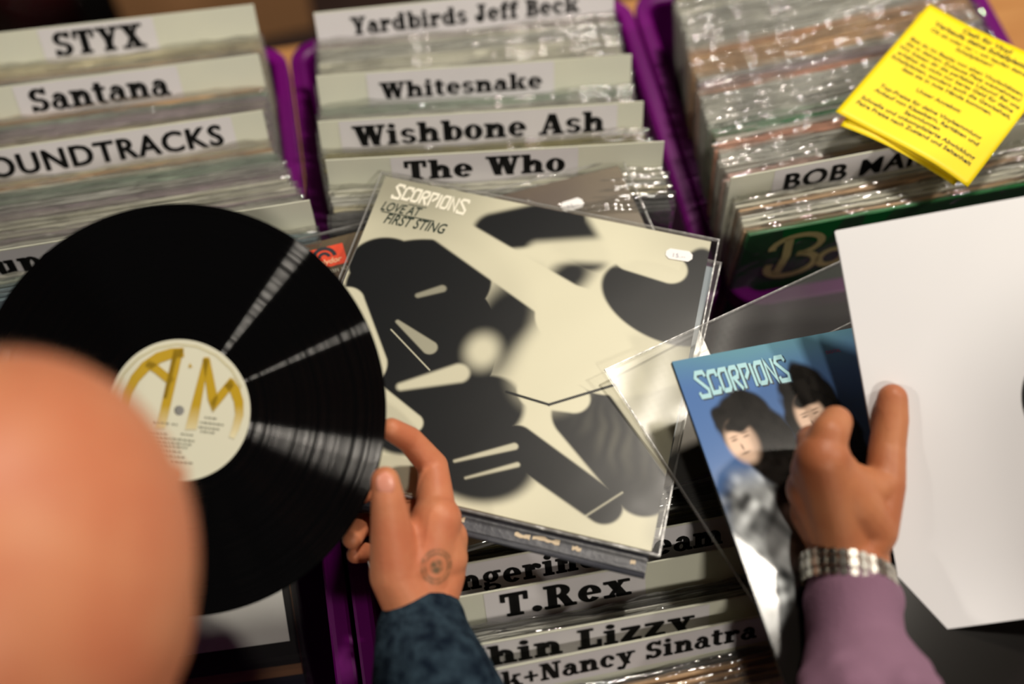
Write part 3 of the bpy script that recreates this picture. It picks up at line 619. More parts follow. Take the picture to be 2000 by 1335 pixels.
link('cover_artwork', print_mesh('cover_artwork', .313, .313, blue_print, 340), attr_mat('glossy_print', .17, .32), bs)
ps, tw = bandlogo()
sh = polys_mesh('lettering_shadow', ps, (.0145, -.0335, .0007), (1, 0, 0), (0, 1, 0), mat('navy_print', lin(26, 44, 58), .4), bs, .082 / tw, .0155)
polys_mesh('band_lettering', ps, (.0130, -.0325, .0010), (1, 0, 0), (0, 1, 0), mat('pale_blue_print', lin(160, 206, 214), .4), bs, .082 / tw, .0155)
ps, tw = sans('DIGITAL', .0); polys_mesh('small_lettering', ps, (.135, -.018, .0008), (1, 0, 0), (0, 1, 0), mat('pink_print', lin(170, 84, 120), .4), bs, .014 / tw, .004)

# loose clear cover of the blue sleeve: an open bag lying over the pile
Pc = onz(1180, 722, 1.110); Pt = onz(1640, 510, 1.086); Pl = onz(1420, 1040, 1.098)
f1 = (Pt - Pc).normalized(); f2 = Pl - Pc; f2 = (f2 - f1 * f2.dot(f1)).normalized(); fn = f1.cross(-f2)
bag = bpy.data.objects.new('outer_sleeve', None); COL.objects.link(bag); frame(bag, Pc, f1, -f2, fn)
tag(bag, 'empty clear plastic outer sleeve between the black and cream cover and the blue sleeve', 'plastic sleeve')
film_sheet('front_film', bag, .29, .215, 0, 0, .0012, M_FILMGREY, 11, .0006, 44)
film_sheet('back_film', bag, .29, .215, 0, 0, -.0022, M_FILMGREY, 12, .0004, 44, edge=False)
film_sheet('folded_flap', bag, .17, .10, .165, -.055, .0035, M_FILMGREY, 13, .0004, 24)

# white inner sleeve held at the right, with its disc
A2 = atd(1632, 450, .850); Bq = atd(1775, 1238, .836); e2 = (Bq - A2); hh = e2.length; e2 = e2.normalized()
best = None
for q in np.linspace(.80, .95, 400):
    d = atd(2000, 360, q) - A2; s = abs(d.normalized().dot(e2))
    if best is None or s < best[0]: best = (s, q)
e1 = atd(2000, 360, min(max(best[1], .832), .866)) - A2; e1 = (e1 - e2 * e1.dot(e2)).normalized(); wn = e1.cross(-e2)
WS = .31
def sheet_with_hole(name, w, h, cx, cy, r, z, m, parent=None, n=64):
    """flat sheet, origin top left, with a round hole; gentle waviness"""
    def wav(x, y): return z + .0012 * math.sin(x * 14 + y * 9) + .0006 * math.sin(x * 31 - y * 20)
    bm = bmesh.new(); rings = []
    for k in range(9):
        t = k / 8; ring = []
        for i in range(n):
            a = 2 * math.pi * i / n; c, s = math.cos(a), math.sin(a); m_ = max(abs(c), abs(s))
            hx, hy = c * r, s * r; sx = c / m_ * w / 2; sy = s / m_ * h / 2
            x = cx + hx + ((w / 2 + sx) - (cx + hx)) * t; y = cy + hy + ((-h / 2 + sy) - (cy + hy)) * t
            ring.append(bm.verts.new((x, y, wav(x, y))))
        rings.append(ring)
    for a, b in zip(rings, rings[1:]):
        for i in range(n): bm.faces.new((a[i], a[(i + 1) % n], b[(i + 1) % n], b[i]))
    return link(name, from_bm(name, bm, True), m, parent)
ins = sheet_with_hole('inner_sleeve', WS, hh, WS / 2, -hh / 2, .0465, 0, M_WHITE); frame(ins, A2, e1, -e2, wn)
tag(ins, 'white paper inner sleeve with a round hole, held at the right under a thumb', 'inner sleeve')
sheet_with_hole('back_sheet', WS, hh, WS / 2, -hh / 2, .0465, -.006, M_WHITE, ins)

# ------------------------------------------------------------------ vinyl records
def vinyl_mat():
    m = bpy.data.materials.new('black_vinyl'); m.use_nodes = True; nt = m.node_tree; nt.nodes.clear(); N = nt.nodes.new; K = nt.links.new
    out = N('ShaderNodeOutputMaterial'); df = N('ShaderNodeBsdfDiffuse'); df.inputs[0].default_value = (.0022, .0022, .0025, 1)
    gl = N('ShaderNodeBsdfAnisotropic'); gl.distribution = 'GGX'; gl.inputs['Anisotropy'].default_value = .93; gl.inputs['Rotation'].default_value = 0.0
    tg = N('ShaderNodeTangent'); tg.direction_type = 'RADIAL'; tg.axis = 'Z'; K(tg.outputs[0], gl.inputs['Tangent'])
    tc = N('ShaderNodeTexCoord'); sp = N('ShaderNodeSeparateXYZ'); K(tc.outputs['Object'], sp.inputs[0])
    cx = N('ShaderNodeCombineXYZ'); K(sp.outputs[0], cx.inputs[0]); K(sp.outputs[1], cx.inputs[1])
    vm = N('ShaderNodeVectorMath'); vm.operation = 'LENGTH'; K(cx.outputs[0], vm.inputs[0])
    nz = N('ShaderNodeTexNoise'); nz.noise_dimensions = '1D'; nz.inputs['Scale'].default_value = 260; nz.inputs['Detail'].default_value = 3; K(vm.outputs['Value'], nz.inputs['W'])
    rp = N('ShaderNodeMapRange'); rp.inputs[1].default_value = .36; rp.inputs[2].default_value = .68; rp.inputs[3].default_value = .008; rp.inputs[4].default_value = .06
    K(nz.outputs[0], rp.inputs[0]); gl.inputs['Roughness'].default_value = .24
    mx = N('ShaderNodeMixShader'); K(rp.outputs[0], mx.inputs[0]); K(df.outputs[0], mx.inputs[1]); K(gl.outputs[0], mx.inputs[2]); K(mx.outputs[0], out.inputs[0])
    return m
M_VINYL = vinyl_mat()
def disc(name, prof, m, parent=None, n=128, smooth_=True):
    bm = bmesh.new(); prev = None
    for r, z in prof:
        ring = [bm.verts.new((r * math.cos(2 * math.pi * i / n), r * math.sin(2 * math.pi * i / n), z)) for i in range(n)]
        if prev:
            for i in range(n): bm.faces.new((prev[i], prev[(i + 1) % n], ring[(i + 1) % n], ring[i]))
        prev = ring
    o = link(name, from_bm(name, bm), m, parent)
    if smooth_: o.data.shade_smooth_by_angle(math.radians(25)) if hasattr(o.data, 'shade_smooth_by_angle') else None
    return o
VPROF = [(.0036, -.0008), (.0036, .0010), (.0495, .0010), (.0515, .0006), (.058, .0004), (.0595, .0007), (.1445, .0007), (.1465, .0010), (.1500, .0011), (.1512, .0004), (.1512, -.0004), (.1500, -.0011), (.1445, -.0007), (.052, -.0006), (.0495, -.0010), (.0036, -.0008)]
def record(label, label_mat):
    o = disc('vinyl_record', VPROF, M_VINYL); tag(o, label, 'record', None)
    l = disc('centre_label', [(.0036, .0011), (.0495, .0011), (.0510, .0012), (.0518, .0010)], label_mat, o, 96)
    return o, l
m_lab = mat('cream_label', lin(214, 213, 192), .5, spec=.2)
rec, lab = record('black vinyl record with a cream and gold label, held by its edge at the left', m_lab)
RC = atd(351, 801, .824); rz = (CAM - RC).normalized(); rz = -FW; tilt = math.radians(9)
rx = RT; ry = rz.cross(rx)
frame(rec, RC, rx, ry, rz)
lk = lambda pts: [((x - 1084) / 433 * .0518, (494 - y) / 432 * .0518) for x, y in pts]
def gold_mat():
    m = mat('gold_print', lin(196, 158, 10), .45); nt = m.node_tree; b = nt.nodes['Principled BSDF']
    tc = nt.nodes.new('ShaderNodeTexCoord'); sp = nt.nodes.new('ShaderNodeSeparateXYZ'); rp = nt.nodes.new('ShaderNodeMapRange'); rp.inputs[1].default_value = .004; rp.inputs[2].default_value = -.019
    mx = nt.nodes.new('ShaderNodeMix'); mx.data_type = 'RGBA'; mx.inputs[6].default_value = (*lin(184, 150, 6), 1); mx.inputs[7].default_value = (*lin(222, 214, 176), 1)
    nt.links.new(tc.outputs['Object'], sp.inputs[0]); nt.links.new(sp.outputs[1], rp.inputs[0]); nt.links.new(rp.outputs[0], mx.inputs[0]); nt.links.new(mx.outputs[2], b.inputs['Base Color']); return m
k = .0518 / 433
big = strip(lk([(1112, 140), (1040, 146), (960, 172), (880, 226), (815, 300), (775, 380), (755, 470), (750, 540)]), [58 * k, 62 * k, 66 * k, 66 * k, 58 * k, 50 * k, 44 * k, 40 * k])
big += [lk([(1052, 122), (1112, 120), (1000, 600), (945, 600)])] + [lk([(1052, 122), (1075, 150), (1010, 420), (985, 420)])]
big += strip(lk([(885, 205), (950, 245), (1040, 320)]), 50 * k)
big += [lk([(1235, 170), (1268, 170), (1190, 610), (1120, 610)]), lk([(1228, 180), (1272, 180), (1320, 420), (1290, 505), (1260, 430)]), lk([(1290, 505), (1275, 440), (1400, 290), (1418, 345)])]
big += strip(lk([(1385, 320), (1425, 370), (1448, 440), (1452, 520), (1430, 600), (1405, 660)]), [68 * k, 62 * k, 56 * k, 50 * k, 44 * k, 34 * k])
polys_mesh('label_monogram', big, (0, 0, .0016), (1, 0, 0), (0, 1, 0), gold_mat(), lab)
m_gp = mat('olive_grey_print', lin(120, 122, 104), .5)
polys_mesh('label_ring', A(0, 0, .0487, .0487, 20, 200, .0005, .0005), (0, 0, .0016), (1, 0, 0), (0, 1, 0), mat('dull_gold_print', lin(186, 172, 96), .5), lab)
polys_mesh('label_dot', [lk([(1140, 232), (1165, 232), (1150, 205)])], (0, 0, .0016), (1, 0, 0), (0, 1, 0), gold_mat(), lab)
lines = []
for y, x0, x1 in ((577, 930, 1010), (577, 1040, 1080), (630, 1095, 1160), (640, 870, 1000), (665, 880, 1180), (690, 900, 1150), (712, 930, 1130), (740, 950, 1090), (770, 980, 1110), (800, 1040, 1150), (545, 1215, 1345), (575, 1205, 1330), (600, 1215, 1300), (512, 1240, 1300)):
    x = x0
    while x < x1: d = random.uniform(8, 26); lines += [lk([(x, y + (x - 1084) * .12), (x + d, y + (x + d - 1084) * .12), (x + d, y + 8 + (x + d - 1084) * .12), (x, y + 8 + (x - 1084) * .12)])]; x += d + 7
polys_mesh('label_text', lines, (0, 0, .0016), (1, 0, 0), (0, 1, 0), m_gp, lab)
polys_mesh('label_mark', B(*lk([(975, 852)])[0], .0026, .0030), (0, 0, .0017), (1, 0, 0), (0, 1, 0), mat('red_brown_print', lin(92, 50, 44), .5), lab)
# the disc inside the white sleeve
rec2, lab2 = record('record inside the white inner sleeve, black label showing in the hole', mat('black_label', (.012, .012, .013), .4))
frame(rec2, A2 + e1 * (WS / 2) + e2 * (hh / 2) - wn * .003, e1, -e2, wn)

# ------------------------------------------------------------------ front left crate
fa = math.radians(8); fx = Vector((math.cos(fa), math.sin(fa), 0)); fnv = Vector((-math.sin(fa), math.cos(fa), 0)); LE = math.radians(50)
fz = fnv * math.sin(LE) + Z * math.cos(LE); fy = fz.cross(fx)
corner = onz(583, 1274, .925)
M_DIM = mat('grey_card', lin(70, 70, 74), .45); M_NAVY = mat('navy_sleeve_card', lin(26, 32, 46), .4); M_TAN = mat('tan_sleeve_card', lin(150, 110, 80), .4)
gG = 'records lying back in the front left crate'
def leaner(off, m, label, down=0.0):
    o = link('record_sleeve', from_bm('record_sleeve', box_bm(-.313, 0, -.0016, .0016, 0, .313, bevel=.0007)), m); frame(o, corner - fy * -1 * off * 0 + fy * off - fz * down, fx, fy, fz); tag(o, label, 'record sleeve', gG)
    c = link('plastic_cover', from_bm('plastic_cover', box_bm(-.318, .006, -.0022, -.0021, -.004, .318)), M_FILMFLAT, o); return o
wsq = leaner(0, M_BLACKCARD, 'black bordered record sleeve with a white middle, in the front left crate')
link('white_panel', mesh('white_panel', [(-.305, -.0018, .013), (-.0055, -.0018, .013), (-.0055, -.0018, .306), (-.305, -.0018, .306)], [(0, 1, 2, 3)]), mat('grey_white_print', lin(244, 245, 244), .5), wsq)
for i, (m, t) in enumerate(((M_BLACKCARD, 'black'), (M_TAN, 'tan'), (M_NAVY, 'navy'), (M_DIM, 'grey'))):
    leaner(.0055 * (i + 1), m, '%s record sleeve, %s below the black bordered sleeve in the front left crate' % (t, ORD[i]), .012 + .013 * i)
# ------------------------------------------------------------------ yellow flyers
M_YEL = mat('yellow_paper', lin(250, 222, 8), .5)
TXT = ['Cash für Vinyl', 'Verkaufe deine Schallplatten', 'Ob alt oder rar – wir kaufen deine', 'Schallplatten!', '', 'Bist du im Besitz von alten Vinylschätzen,', 'die in deinem Zuhause Platz wegnehmen?', 'Wir bieten dir die perfekte Lösung! Bei uns', 'erhältst du nicht nur bares Geld für deine', 'Schallplatten, sondern auch die Gewissheit,', 'dass sie in gute Hände kommen.', '', 'Unser Angebot:', '', 'Top-Preise für deine Vinylsammlung', 'Ankauf von Klassikern, Raritäten und', 'Sammlungen', 'Schnelle und unkomplizierte Abwicklung', 'Faire Preise nach Zustand und Seltenheit']
def flyer(c_bl, c_br, c_tl, lift, label, text=True, seed=0):
    BL = onz(*c_bl, 1.107 + lift); BR = onz(*c_br, 1.108 + lift); TL = onz(*c_tl, 1.104 + lift)
    g1 = (BR - BL); w = g1.length; g1 = g1.normalized(); g2 = TL - BL; g2 = g2 - g1 * g2.dot(g1); h = g2.length; g2 = g2.normalized(); g3 = g1.cross(g2)
    nx, ny = 28, 28; vs = []; fs = []
    curl = lambda x, y: .010 * max(0, x / w - .45) ** 2 * max(0, 1 - y / h * 1.2) * -1.2 + .004 * math.sin(math.pi * x / w) * (1 - y / h) + .0015 * math.sin(x * 40 + seed)
    for j in range(ny + 1):
        for i in range(nx + 1): x = w * i / nx; y = h * j / ny; vs.append((x, y, curl(x, y)))
    for j in range(ny):
        for i in range(nx): k = j * (nx + 1) + i; fs.append((k, k + 1, k + nx + 2, k + nx + 1))
    o = link('flyer', mesh('flyer', vs, fs, True), M_YEL); frame(o, BL, g1, g2, g3); tag(o, label, 'flyer', 'yellow flyers')
    sd = o.modifiers.new('thickness', 'SOLIDIFY'); sd.thickness = .0004; sd.offset = -1
    if text:
        vs = []; fs = []; y = h * .93
        for li, t in enumerate(TXT):
            big_ = li < 2; H = .0078 if big_ else .0062
            if t:
                ps, tw = sans(t, .03 if big_ else .02); s = H * 1.15; tw *= s; k = min(1, w * .94 / tw); x0 = w * .5 - tw * k / 2
                for q in ps:
                    b = len(vs); vs += [(x0 + a * s * k, y + c * s, curl(x0 + a * s * k, y + c * s) + .0004) for a, c in q]; fs.append(list(range(b, b + len(q))))
            y -= h * (.052 if big_ else .0445)
        link('printed_text', mesh('printed_text', vs, fs), mat('dark_print', lin(60, 52, 10), .5), o)
    return o
flyer((1641, 247), (1868, 356), (1852, 50), 0, 'lower yellow flyer, peeping out at the left under the top one', False, 1)
flyer((1652, 240), (1875, 350), (1862, 44), .0012, 'middle yellow flyer, its lower corner peeping out under the top one', False, 2)
flyer((1632, 218), (1892, 362), (1843, 22), .0045, 'top yellow flyer printed with lines of dark text on the right crate', True, 3)

# ------------------------------------------------------------------ people
def skin_mat(name, c0, c1, stamp=None):
    m = mat(name, c0, .5, spec=.35, noise=(28, c1), bump=(260, .12), sub=.12); nt = m.node_tree; b = nt.nodes['Principled BSDF']
    if stamp:      # inked entry stamp on the back of the hand: two rings and a leaf-shaped middle
        src = b.inputs['Base Color'].links[0].from_socket; tc = nt.nodes.new('ShaderNodeTexCoord')
        mp = nt.nodes.new('ShaderNodeVectorMath'); mp.operation = 'SUBTRACT'; mp.inputs[1].default_value = stamp
        ln = nt.nodes.new('ShaderNodeVectorMath'); ln.operation = 'LENGTH'; nt.links.new(tc.outputs['Object'], mp.inputs[0]); nt.links.new(mp.outputs[0], ln.inputs[0])
        nz = nt.nodes.new('ShaderNodeTexNoise'); nz.inputs['Scale'].default_value = 260; nt.links.new(tc.outputs['Object'], nz.inputs[0])
        cr = nt.nodes.new('ShaderNodeValToRGB'); e = cr.color_ramp.elements; e[0].position = 0; e[0].color = (.85,) * 3 + (1,); e[1].position = .28; e[1].color = (.85,) * 3 + (1,)
        for p, v in ((.42, .05), (.55, .1), (.64, .75), (.72, .3), (.84, .65), (.94, .1), (1.0, 0)): q = e.new(p); q.color = (v, v, v, 1)
        sc = nt.nodes.new('ShaderNodeMath'); sc.operation = 'DIVIDE'; sc.inputs[1].default_value = .0145; nt.links.new(ln.outputs['Value'], sc.inputs[0]); nt.links.new(sc.outputs[0], cr.inputs[0])
        mu = nt.nodes.new('ShaderNodeMath'); mu.operation = 'MULTIPLY'; rp = nt.nodes.new('ShaderNodeMapRange'); rp.inputs[1].default_value = .35; rp.inputs[2].default_value = .6; nt.links.new(nz.outputs[0], rp.inputs[0])
        rp.inputs[3].default_value = .35; nt.links.new(cr.outputs[0], mu.inputs[0]); nt.links.new(rp.outputs[0], mu.inputs[1])
        mx = nt.nodes.new('ShaderNodeMix'); mx.data_type = 'RGBA'; mx.inputs[7].default_value = (*lin(52, 66, 44), 1); nt.links.new(mu.outputs[0], mx.inputs[0]); nt.links.new(src, mx.inputs[6]); nt.links.new(mx.outputs[2], b.inputs['Base Color'])
    return m
def taper_bm(bm, p0, r0, p1, r1):
    t = bmesh.new(); d = (Vector(p1) - Vector(p0))
    for p, r in ((p0, r0), (p1, r1)): bmesh.ops.create_icosphere(t, subdivisions=3, radius=r, matrix=Matrix.Translation(p))
    h = bmesh.ops.convex_hull(t, input=t.verts[:]); inter = [g for g in h['geom_interior'] if isinstance(g, bmesh.types.BMVert)]
    if inter: bmesh.ops.delete(t, geom=inter, context='VERTS')
    fs = [f for f in t.faces]; mp = {v: bm.verts.new(v.co) for v in t.verts}
    for f in fs:
        try: bm.faces.new([mp[v] for v in f.verts])
        except ValueError: pass
    t.free()
def ellipsoid_bm(bm, c, rad, ex=None, ey=None, ez=None):
    r = bmesh.ops.create_icosphere(bm, subdivisions=4, radius=1.0)
    ex = ex or Vector((1, 0, 0)); ey = ey or Vector((0, 1, 0)); ez = ez or Z
    for v in r['verts']: v.co = Vector(c) + ex * (v.co.x * rad[0]) + ey * (v.co.y * rad[1]) + ez * (v.co.z * rad[2])
def skin_surface(build, voxel, smooth_n=6, fac=.5):
    bm = bmesh.new(); build(bm); me = bpy.data.meshes.new('tmp'); bm.to_mesh(me); bm.free()
    o = bpy.data.objects.new('tmp', me); COL.objects.link(o)
    r = o.modifiers.new('r', 'REMESH'); r.mode = 'VOXEL'; r.voxel_size = voxel; r.use_smooth_shade = True
    s = o.modifiers.new('s', 'SMOOTH'); s.iterations = smooth_n; s.factor = fac
    dg = bpy.context.evaluated_depsgraph_get(); out = bpy.data.meshes.new_from_object(o.evaluated_get(dg)); bpy.data.objects.remove(o); bpy.data.meshes.remove(me); return out
def join(name, meshes):
    vs = []; fs = []
    for me in meshes:
        b = len(vs); vs += [v.co[:] for v in me.vertices]; fs += [[i + b for i in p.vertices] for p in me.polygons]
    return mesh(name, vs, fs, True)
def chain(bm, pts):
    for a, b in zip(pts, pts[1:]): taper_bm(bm, a[0], a[1], b[0], b[1])
T4 = lambda x, y, d, r, mir=None: (atd(x if mir is None else 2 * mir - x, y, d), r)

# --- the bald person holding the black record
def right_hand(mir=None):
    q = lambda x, y, d, r: T4(x, y, d, r, mir)
    def build(bm):
        wr = q(818, 1195, .842, .0265); el = q(848, 1320, .818, .033)
        chain(bm, [el, q(832, 1255, .83, .029), wr])
        i_m = q(852, 1015, .846, .0165); m_m = q(832, 1035, .868, .0165); r_m = q(815, 1065, .884, .0155); p_m = q(800, 1100, .892, .0145)
        for k in (i_m, m_m, r_m, p_m): chain(bm, [(wr[0], .022), (k[0], k[1] + .003)])
        chain(bm, [i_m, m_m, r_m, p_m])
        chain(bm, [q(868, 1090, .85, .018), i_m]); chain(bm, [wr, q(862, 1120, .852, .0185), q(872, 1050, .856, .0165)])
        t_c = q(775, 1120, .832, .0205); t_m = q(764, 1030, .821, .0152)
        chain(bm, [(wr[0], .024), t_c, t_m, q(757, 972, .8145, .0122), q(752, 938, .8128, .0104)])
        chain(bm, [t_c, q(825, 1085, .842, .020), i_m]); chain(bm, [q(800, 1060, .838, .014), i_m])
        chain(bm, [i_m, q(846, 910, .870, .0118), q(800, 858, .858, .0102), q(764, 838, .842, .0088)])
        chain(bm, [m_m, q(772, 962, .898, .0112), q(728, 948, .876, .0098), q(706, 962, .848, .0086)])
        chain(bm, [r_m, q(748, 1022, .908, .0108), q(704, 1024, .888, .0092), q(688, 1052, .862, .0080)])
        chain(bm, [p_m, q(748, 1082, .905, .0095), q(716, 1078, .888, .0083), q(694, 1082, .870, .0072)])
    return build
hand_r = skin_surface(right_hand(), .0016, 5)
hand_l = skin_surface(right_hand(351), .0022, 4)
HC = atd(24, 1165, .485); hz = Vector((.03, .30, .95)).normalized(); hy = Vector((.05, .95, -.30)); hy = (hy - hz * hy.dot(hz)).normalized(); hx = hy.cross(hz)
neck = Vector((HC.x, HC.y - .07, HC.z - .16)); chest = Vector((HC.x, -.55, 1.16)); pel = Vector((HC.x - .01, -.66, .86))
shR = Vector((HC.x + .17, -.50, 1.235)); shL = Vector((HC.x - .17, -.50, 1.235)); elR = Vector((.075, -.535, .985)); elL = Vector((-.56, -.52, .985))
wrR = atd(848, 1320, .818); wrL = atd(702 - 848, 1320, .818)
def bald_body(bm):
    ellipsoid_bm(bm, HC + hz * .012, (.0775, .098, .098), hx, hy, hz)
    ellipsoid_bm(bm, HC - hz * .055 + hy * .03, (.060, .066, .080), hx, hy, hz)
    taper_bm(bm, HC - hz * .03 + hy * .09, .010, HC - hz * .062 + hy * .108, .0145)                       # nose
    taper_bm(bm, HC - hz * .098 + hy * .082 - hx * .014, .008, HC - hz * .098 + hy * .082 + hx * .014, .008)   # mouth
    taper_bm(bm, HC - hz * .125 + hy * .07, .018, HC - hz * .128 + hy * .06, .022)                        # chin
    for s in (-1, 1):
        c = HC - hz * .092 - hy * .014 + hx * (s * .058); taper_bm(bm, c + hz * .018, .009, c - hz * .022 + hy * .006, .007)   # ears
        c = HC - hz * .018 + hy * .086 + hx * (s * .032); taper_bm(bm, c - hx * .012, .009, c + hx * .012, .009)   # brows
    chain(bm, [(HC - hz * .09 - hy * .02, .056), (neck, .058), (chest, .105)])
    for sh, el, wr in ((shR, elR, wrR), (shL, elL, wrL)): chain(bm, [(chest + Z * .08, .07), (sh, .052), (el, .042), (wr, .033)])
    chain(bm, [(chest, .125), (Vector((HC.x, -.63, 1.0)), .118), (pel, .125)])
    for s in (-1, 1):
        hp = pel + Vector((s * .085, 0, -.05)); kn = Vector((hp.x + s * .01, -.66, .47)); an = Vector((hp.x + s * .02, -.70, .08))
        chain(bm, [(hp, .085), (kn, .056), (an, .036), (Vector((an.x, an.y + .02, .045)), .038), (Vector((an.x + s * .015, an.y + .16, .035)), .03)])
sk1 = skin_mat('fair_skin', lin(200, 132, 95), lin(190, 113, 80), atd(853, 1106, .8258))
per1 = link('person', join('person', [skin_surface(bald_body, .006, 5), hand_r, hand_l]), sk1)
tag(per1, 'bald person in a dark navy jacket, seen from behind, holding the black record', 'person')
# stubble on the crown
vs = []; fs = []
for i in range(2600):
    a = random.uniform(0, 2 * math.pi); t = math.acos(random.uniform(.05, 1)); d = Vector((math.sin(t) * math.cos(a), math.sin(t) * math.sin(a), math.cos(t)))
    nx = Vector((d.x / .0775, d.y / .098, d.z / .098)); nw = (hx * nx.x + hy * nx.y + hz * nx.z).normalized()
    P = HC + hz * .012 + hx * (d.x * .0768) + hy * (d.y * .0972) + hz * (d.z * .0972); L_ = random.uniform(.0018, .0042)
    s1 = nw.orthogonal().normalized() * .00010; s2 = nw.cross(s1); tip = P + nw * L_ + s1 * random.uniform(-9, 9) + s2 * random.uniform(-9, 9)
    b = len(vs); vs += [P + s1, P - s1 * .5 + s2 * .87, P - s1 * .5 - s2 * .87, tip]; fs += [(b, b + 1, b + 3), (b + 1, b + 2, b + 3), (b + 2, b, b + 3)]
tag(link('stubble_hair', mesh('stubble_hair', vs, fs), mat('fair_hair', lin(206, 168, 140), .5), per1), 'short fair stubble on the crown')
for s in (-1, 1):
    bm = bmesh.new(); ellipsoid_bm(bm, HC - hz * .03 + hy * .083 + hx * (s * .031), (.012, .011, .0085), hx, hy, hz); link('eye', from_bm('eye', bm, True), mat('eye_white', lin(230, 226, 220), .3), per1)
M_NAIL = mat('fingernail', lin(222, 150, 128), .3, spec=.5)
def nail(parent, c, along, face, w, l):
    face = (face - along * face.dot(along)).normalized(); side = along.cross(face); bm = bmesh.new(); ellipsoid_bm(bm, c, (w, l, .0016), side, along, face)
    return link('fingernail', from_bm('fingernail', bm, True), M_NAIL, parent)
ta = (atd(751, 934, .8128) - atd(757, 972, .8145)).normalized()
nail(per1, atd(753, 944, .8030), ta, (-FW + UP * .1).normalized(), .0066, .0082)

def cuffed(build_list, voxel): return lambda bm: [chain(bm, c) for c in build_list]
def jacket1(bm):
    cuff = q = None
    for mir, sh, el in ((None, shR, elR), (351, shL, elL)):
        c0 = T4(822, 1238, .836, .034, mir); c1 = T4(846, 1335, .812, .045, mir)
        chain(bm, [(chest + Z * .07, .095), (sh, .072), (el, .064), c1, c0])
        chain(bm, [c0, T4(826, 1222, .838, .0335, mir)])
    chain(bm, [(neck - Z * .035, .075), (chest, .135), (Vector((HC.x, -.63, 1.0)), .135), (pel, .14)])
M_NAVYJ = mat('navy_wool', lin(14, 25, 38), .95, spec=.1, noise=(95, lin(44, 60, 72)), bump=(320, .9))
link('jacket', skin_surface(jacket1, .0045, 5), M_NAVYJ, per1)
M_TROUS = mat('dark_denim', lin(20, 24, 34), .9, spec=.1)
def trousers(px, py, x):
    def f(bm):
        for s in (-1, 1):
            hp = Vector((x + s * .085, py, .80)); kn = Vector((hp.x + s * .01, py, .47)); an = Vector((hp.x + s * .02, py - .04, .10)); chain(bm, [(hp + Z * .07, .10), (hp, .10), (kn, .072), (an, .062)])
    return f
def shoes(parent, x, y):
    for s in (-1, 1):
        bm = bmesh.new(); c = Vector((x + s * .105, y - .04, .048)); taper_bm(bm, c, .047, c + Vector((s * .015, .19, -.008)), .04)
        for v in bm.verts: v.co.z = max(v.co.z, .0)
        link('shoe', from_bm('shoe', bm, True), mat('black_leather', (.015, .014, .013), .5), parent)
link('trousers', skin_surface(trousers(0, -.66, pel.x), .008, 4), M_TROUS, per1); shoes(per1, pel.x, -.66)

# --- the person with the watch, holding the blue sleeve and the white inner sleeve
def left_hand(mir=None):
    q = lambda x, y, d, r: T4(x, y, d, r, mir)
    def build(bm):
        wr = q(1652, 1092, .812, .0265); fo = q(1662, 1200, .792, .029)
        chain(bm, [fo, wr]); chain(bm, [q(1630, 1092, .815, .021), q(1680, 1092, .815, .021)])
        i_m = q(1606, 898, .788, .0170); m_m = q(1596, 918, .797, .0158); r_m = q(1584, 955, .808, .0150); p_m = q(1588, 1000, .818, .0138)
        for k in (i_m, m_m, r_m, p_m): chain(bm, [(wr[0], .021), (k[0], k[1] + .003)])
        chain(bm, [i_m, m_m, r_m, p_m])
        t_c = q(1705, 1035, .812, .0180); t_m = q(1728, 948, .820, .0150)
        chain(bm, [(wr[0], .0225), t_c, t_m, q(1733, 872, .8305, .0136), q(1740, 820, .8345, .0130), q(1743, 778, .8355, .0112)])
        chain(bm, [t_m, q(1685, 962, .810, .0155), q(1635, 935, .797, .0165), i_m]); chain(bm, [t_c, q(1660, 985, .802, .021), i_m])
        chain(bm, [q(1696, 935, .818, .0085), q(1662, 922, .808, .0085), q(1630, 895, .795, .011)])
        chain(bm, [i_m, q(1618, 848, .789, .0138), q(1632, 824, .800, .0120), q(1634, 850, .828, .0098), q(1628, 868, .842, .0085)])
        chain(bm, [m_m, q(1588, 868, .802, .0116), q(1584, 858, .812, .0108), q(1590, 876, .828, .0092), q(1606, 892, .832, .008)])
        chain(bm, [r_m, q(1582, 918, .808, .011), q(1580, 908, .817, .0102), q(1588, 930, .828, .0086), q(1602, 945, .830, .0075)])
        chain(bm, [p_m, q(1576, 972, .815, .0098), q(1576, 962, .822, .009), q(1592, 985, .828, .0075)])
    return build
hand2 = skin_surface(left_hand(), .0016, 5); hand2r = skin_surface(left_hand(2075), .0024, 4)
BX = .56; HC2 = Vector((BX - .02, -.56, 1.60)); hz2 = Vector((-.03, .22, .97)).normalized(); hy2 = Vector((0, .97, -.22)).normalized()
neck2 = Vector((BX, -.64, 1.44)); chest2 = Vector((BX, -.68, 1.24)); pel2 = Vector((BX, -.70, .90))
sL2 = Vector((BX - .18, -.65, 1.32)); sR2 = Vector((BX + .18, -.65, 1.32)); eL2 = Vector((.31, -.55, 1.035)); eR2 = Vector((.86, -.55, 1.035))
w2L = T4(1668, 1215, .79, .03)[0]; w2R = T4(1668, 1215, .79, .03, 2075)[0]
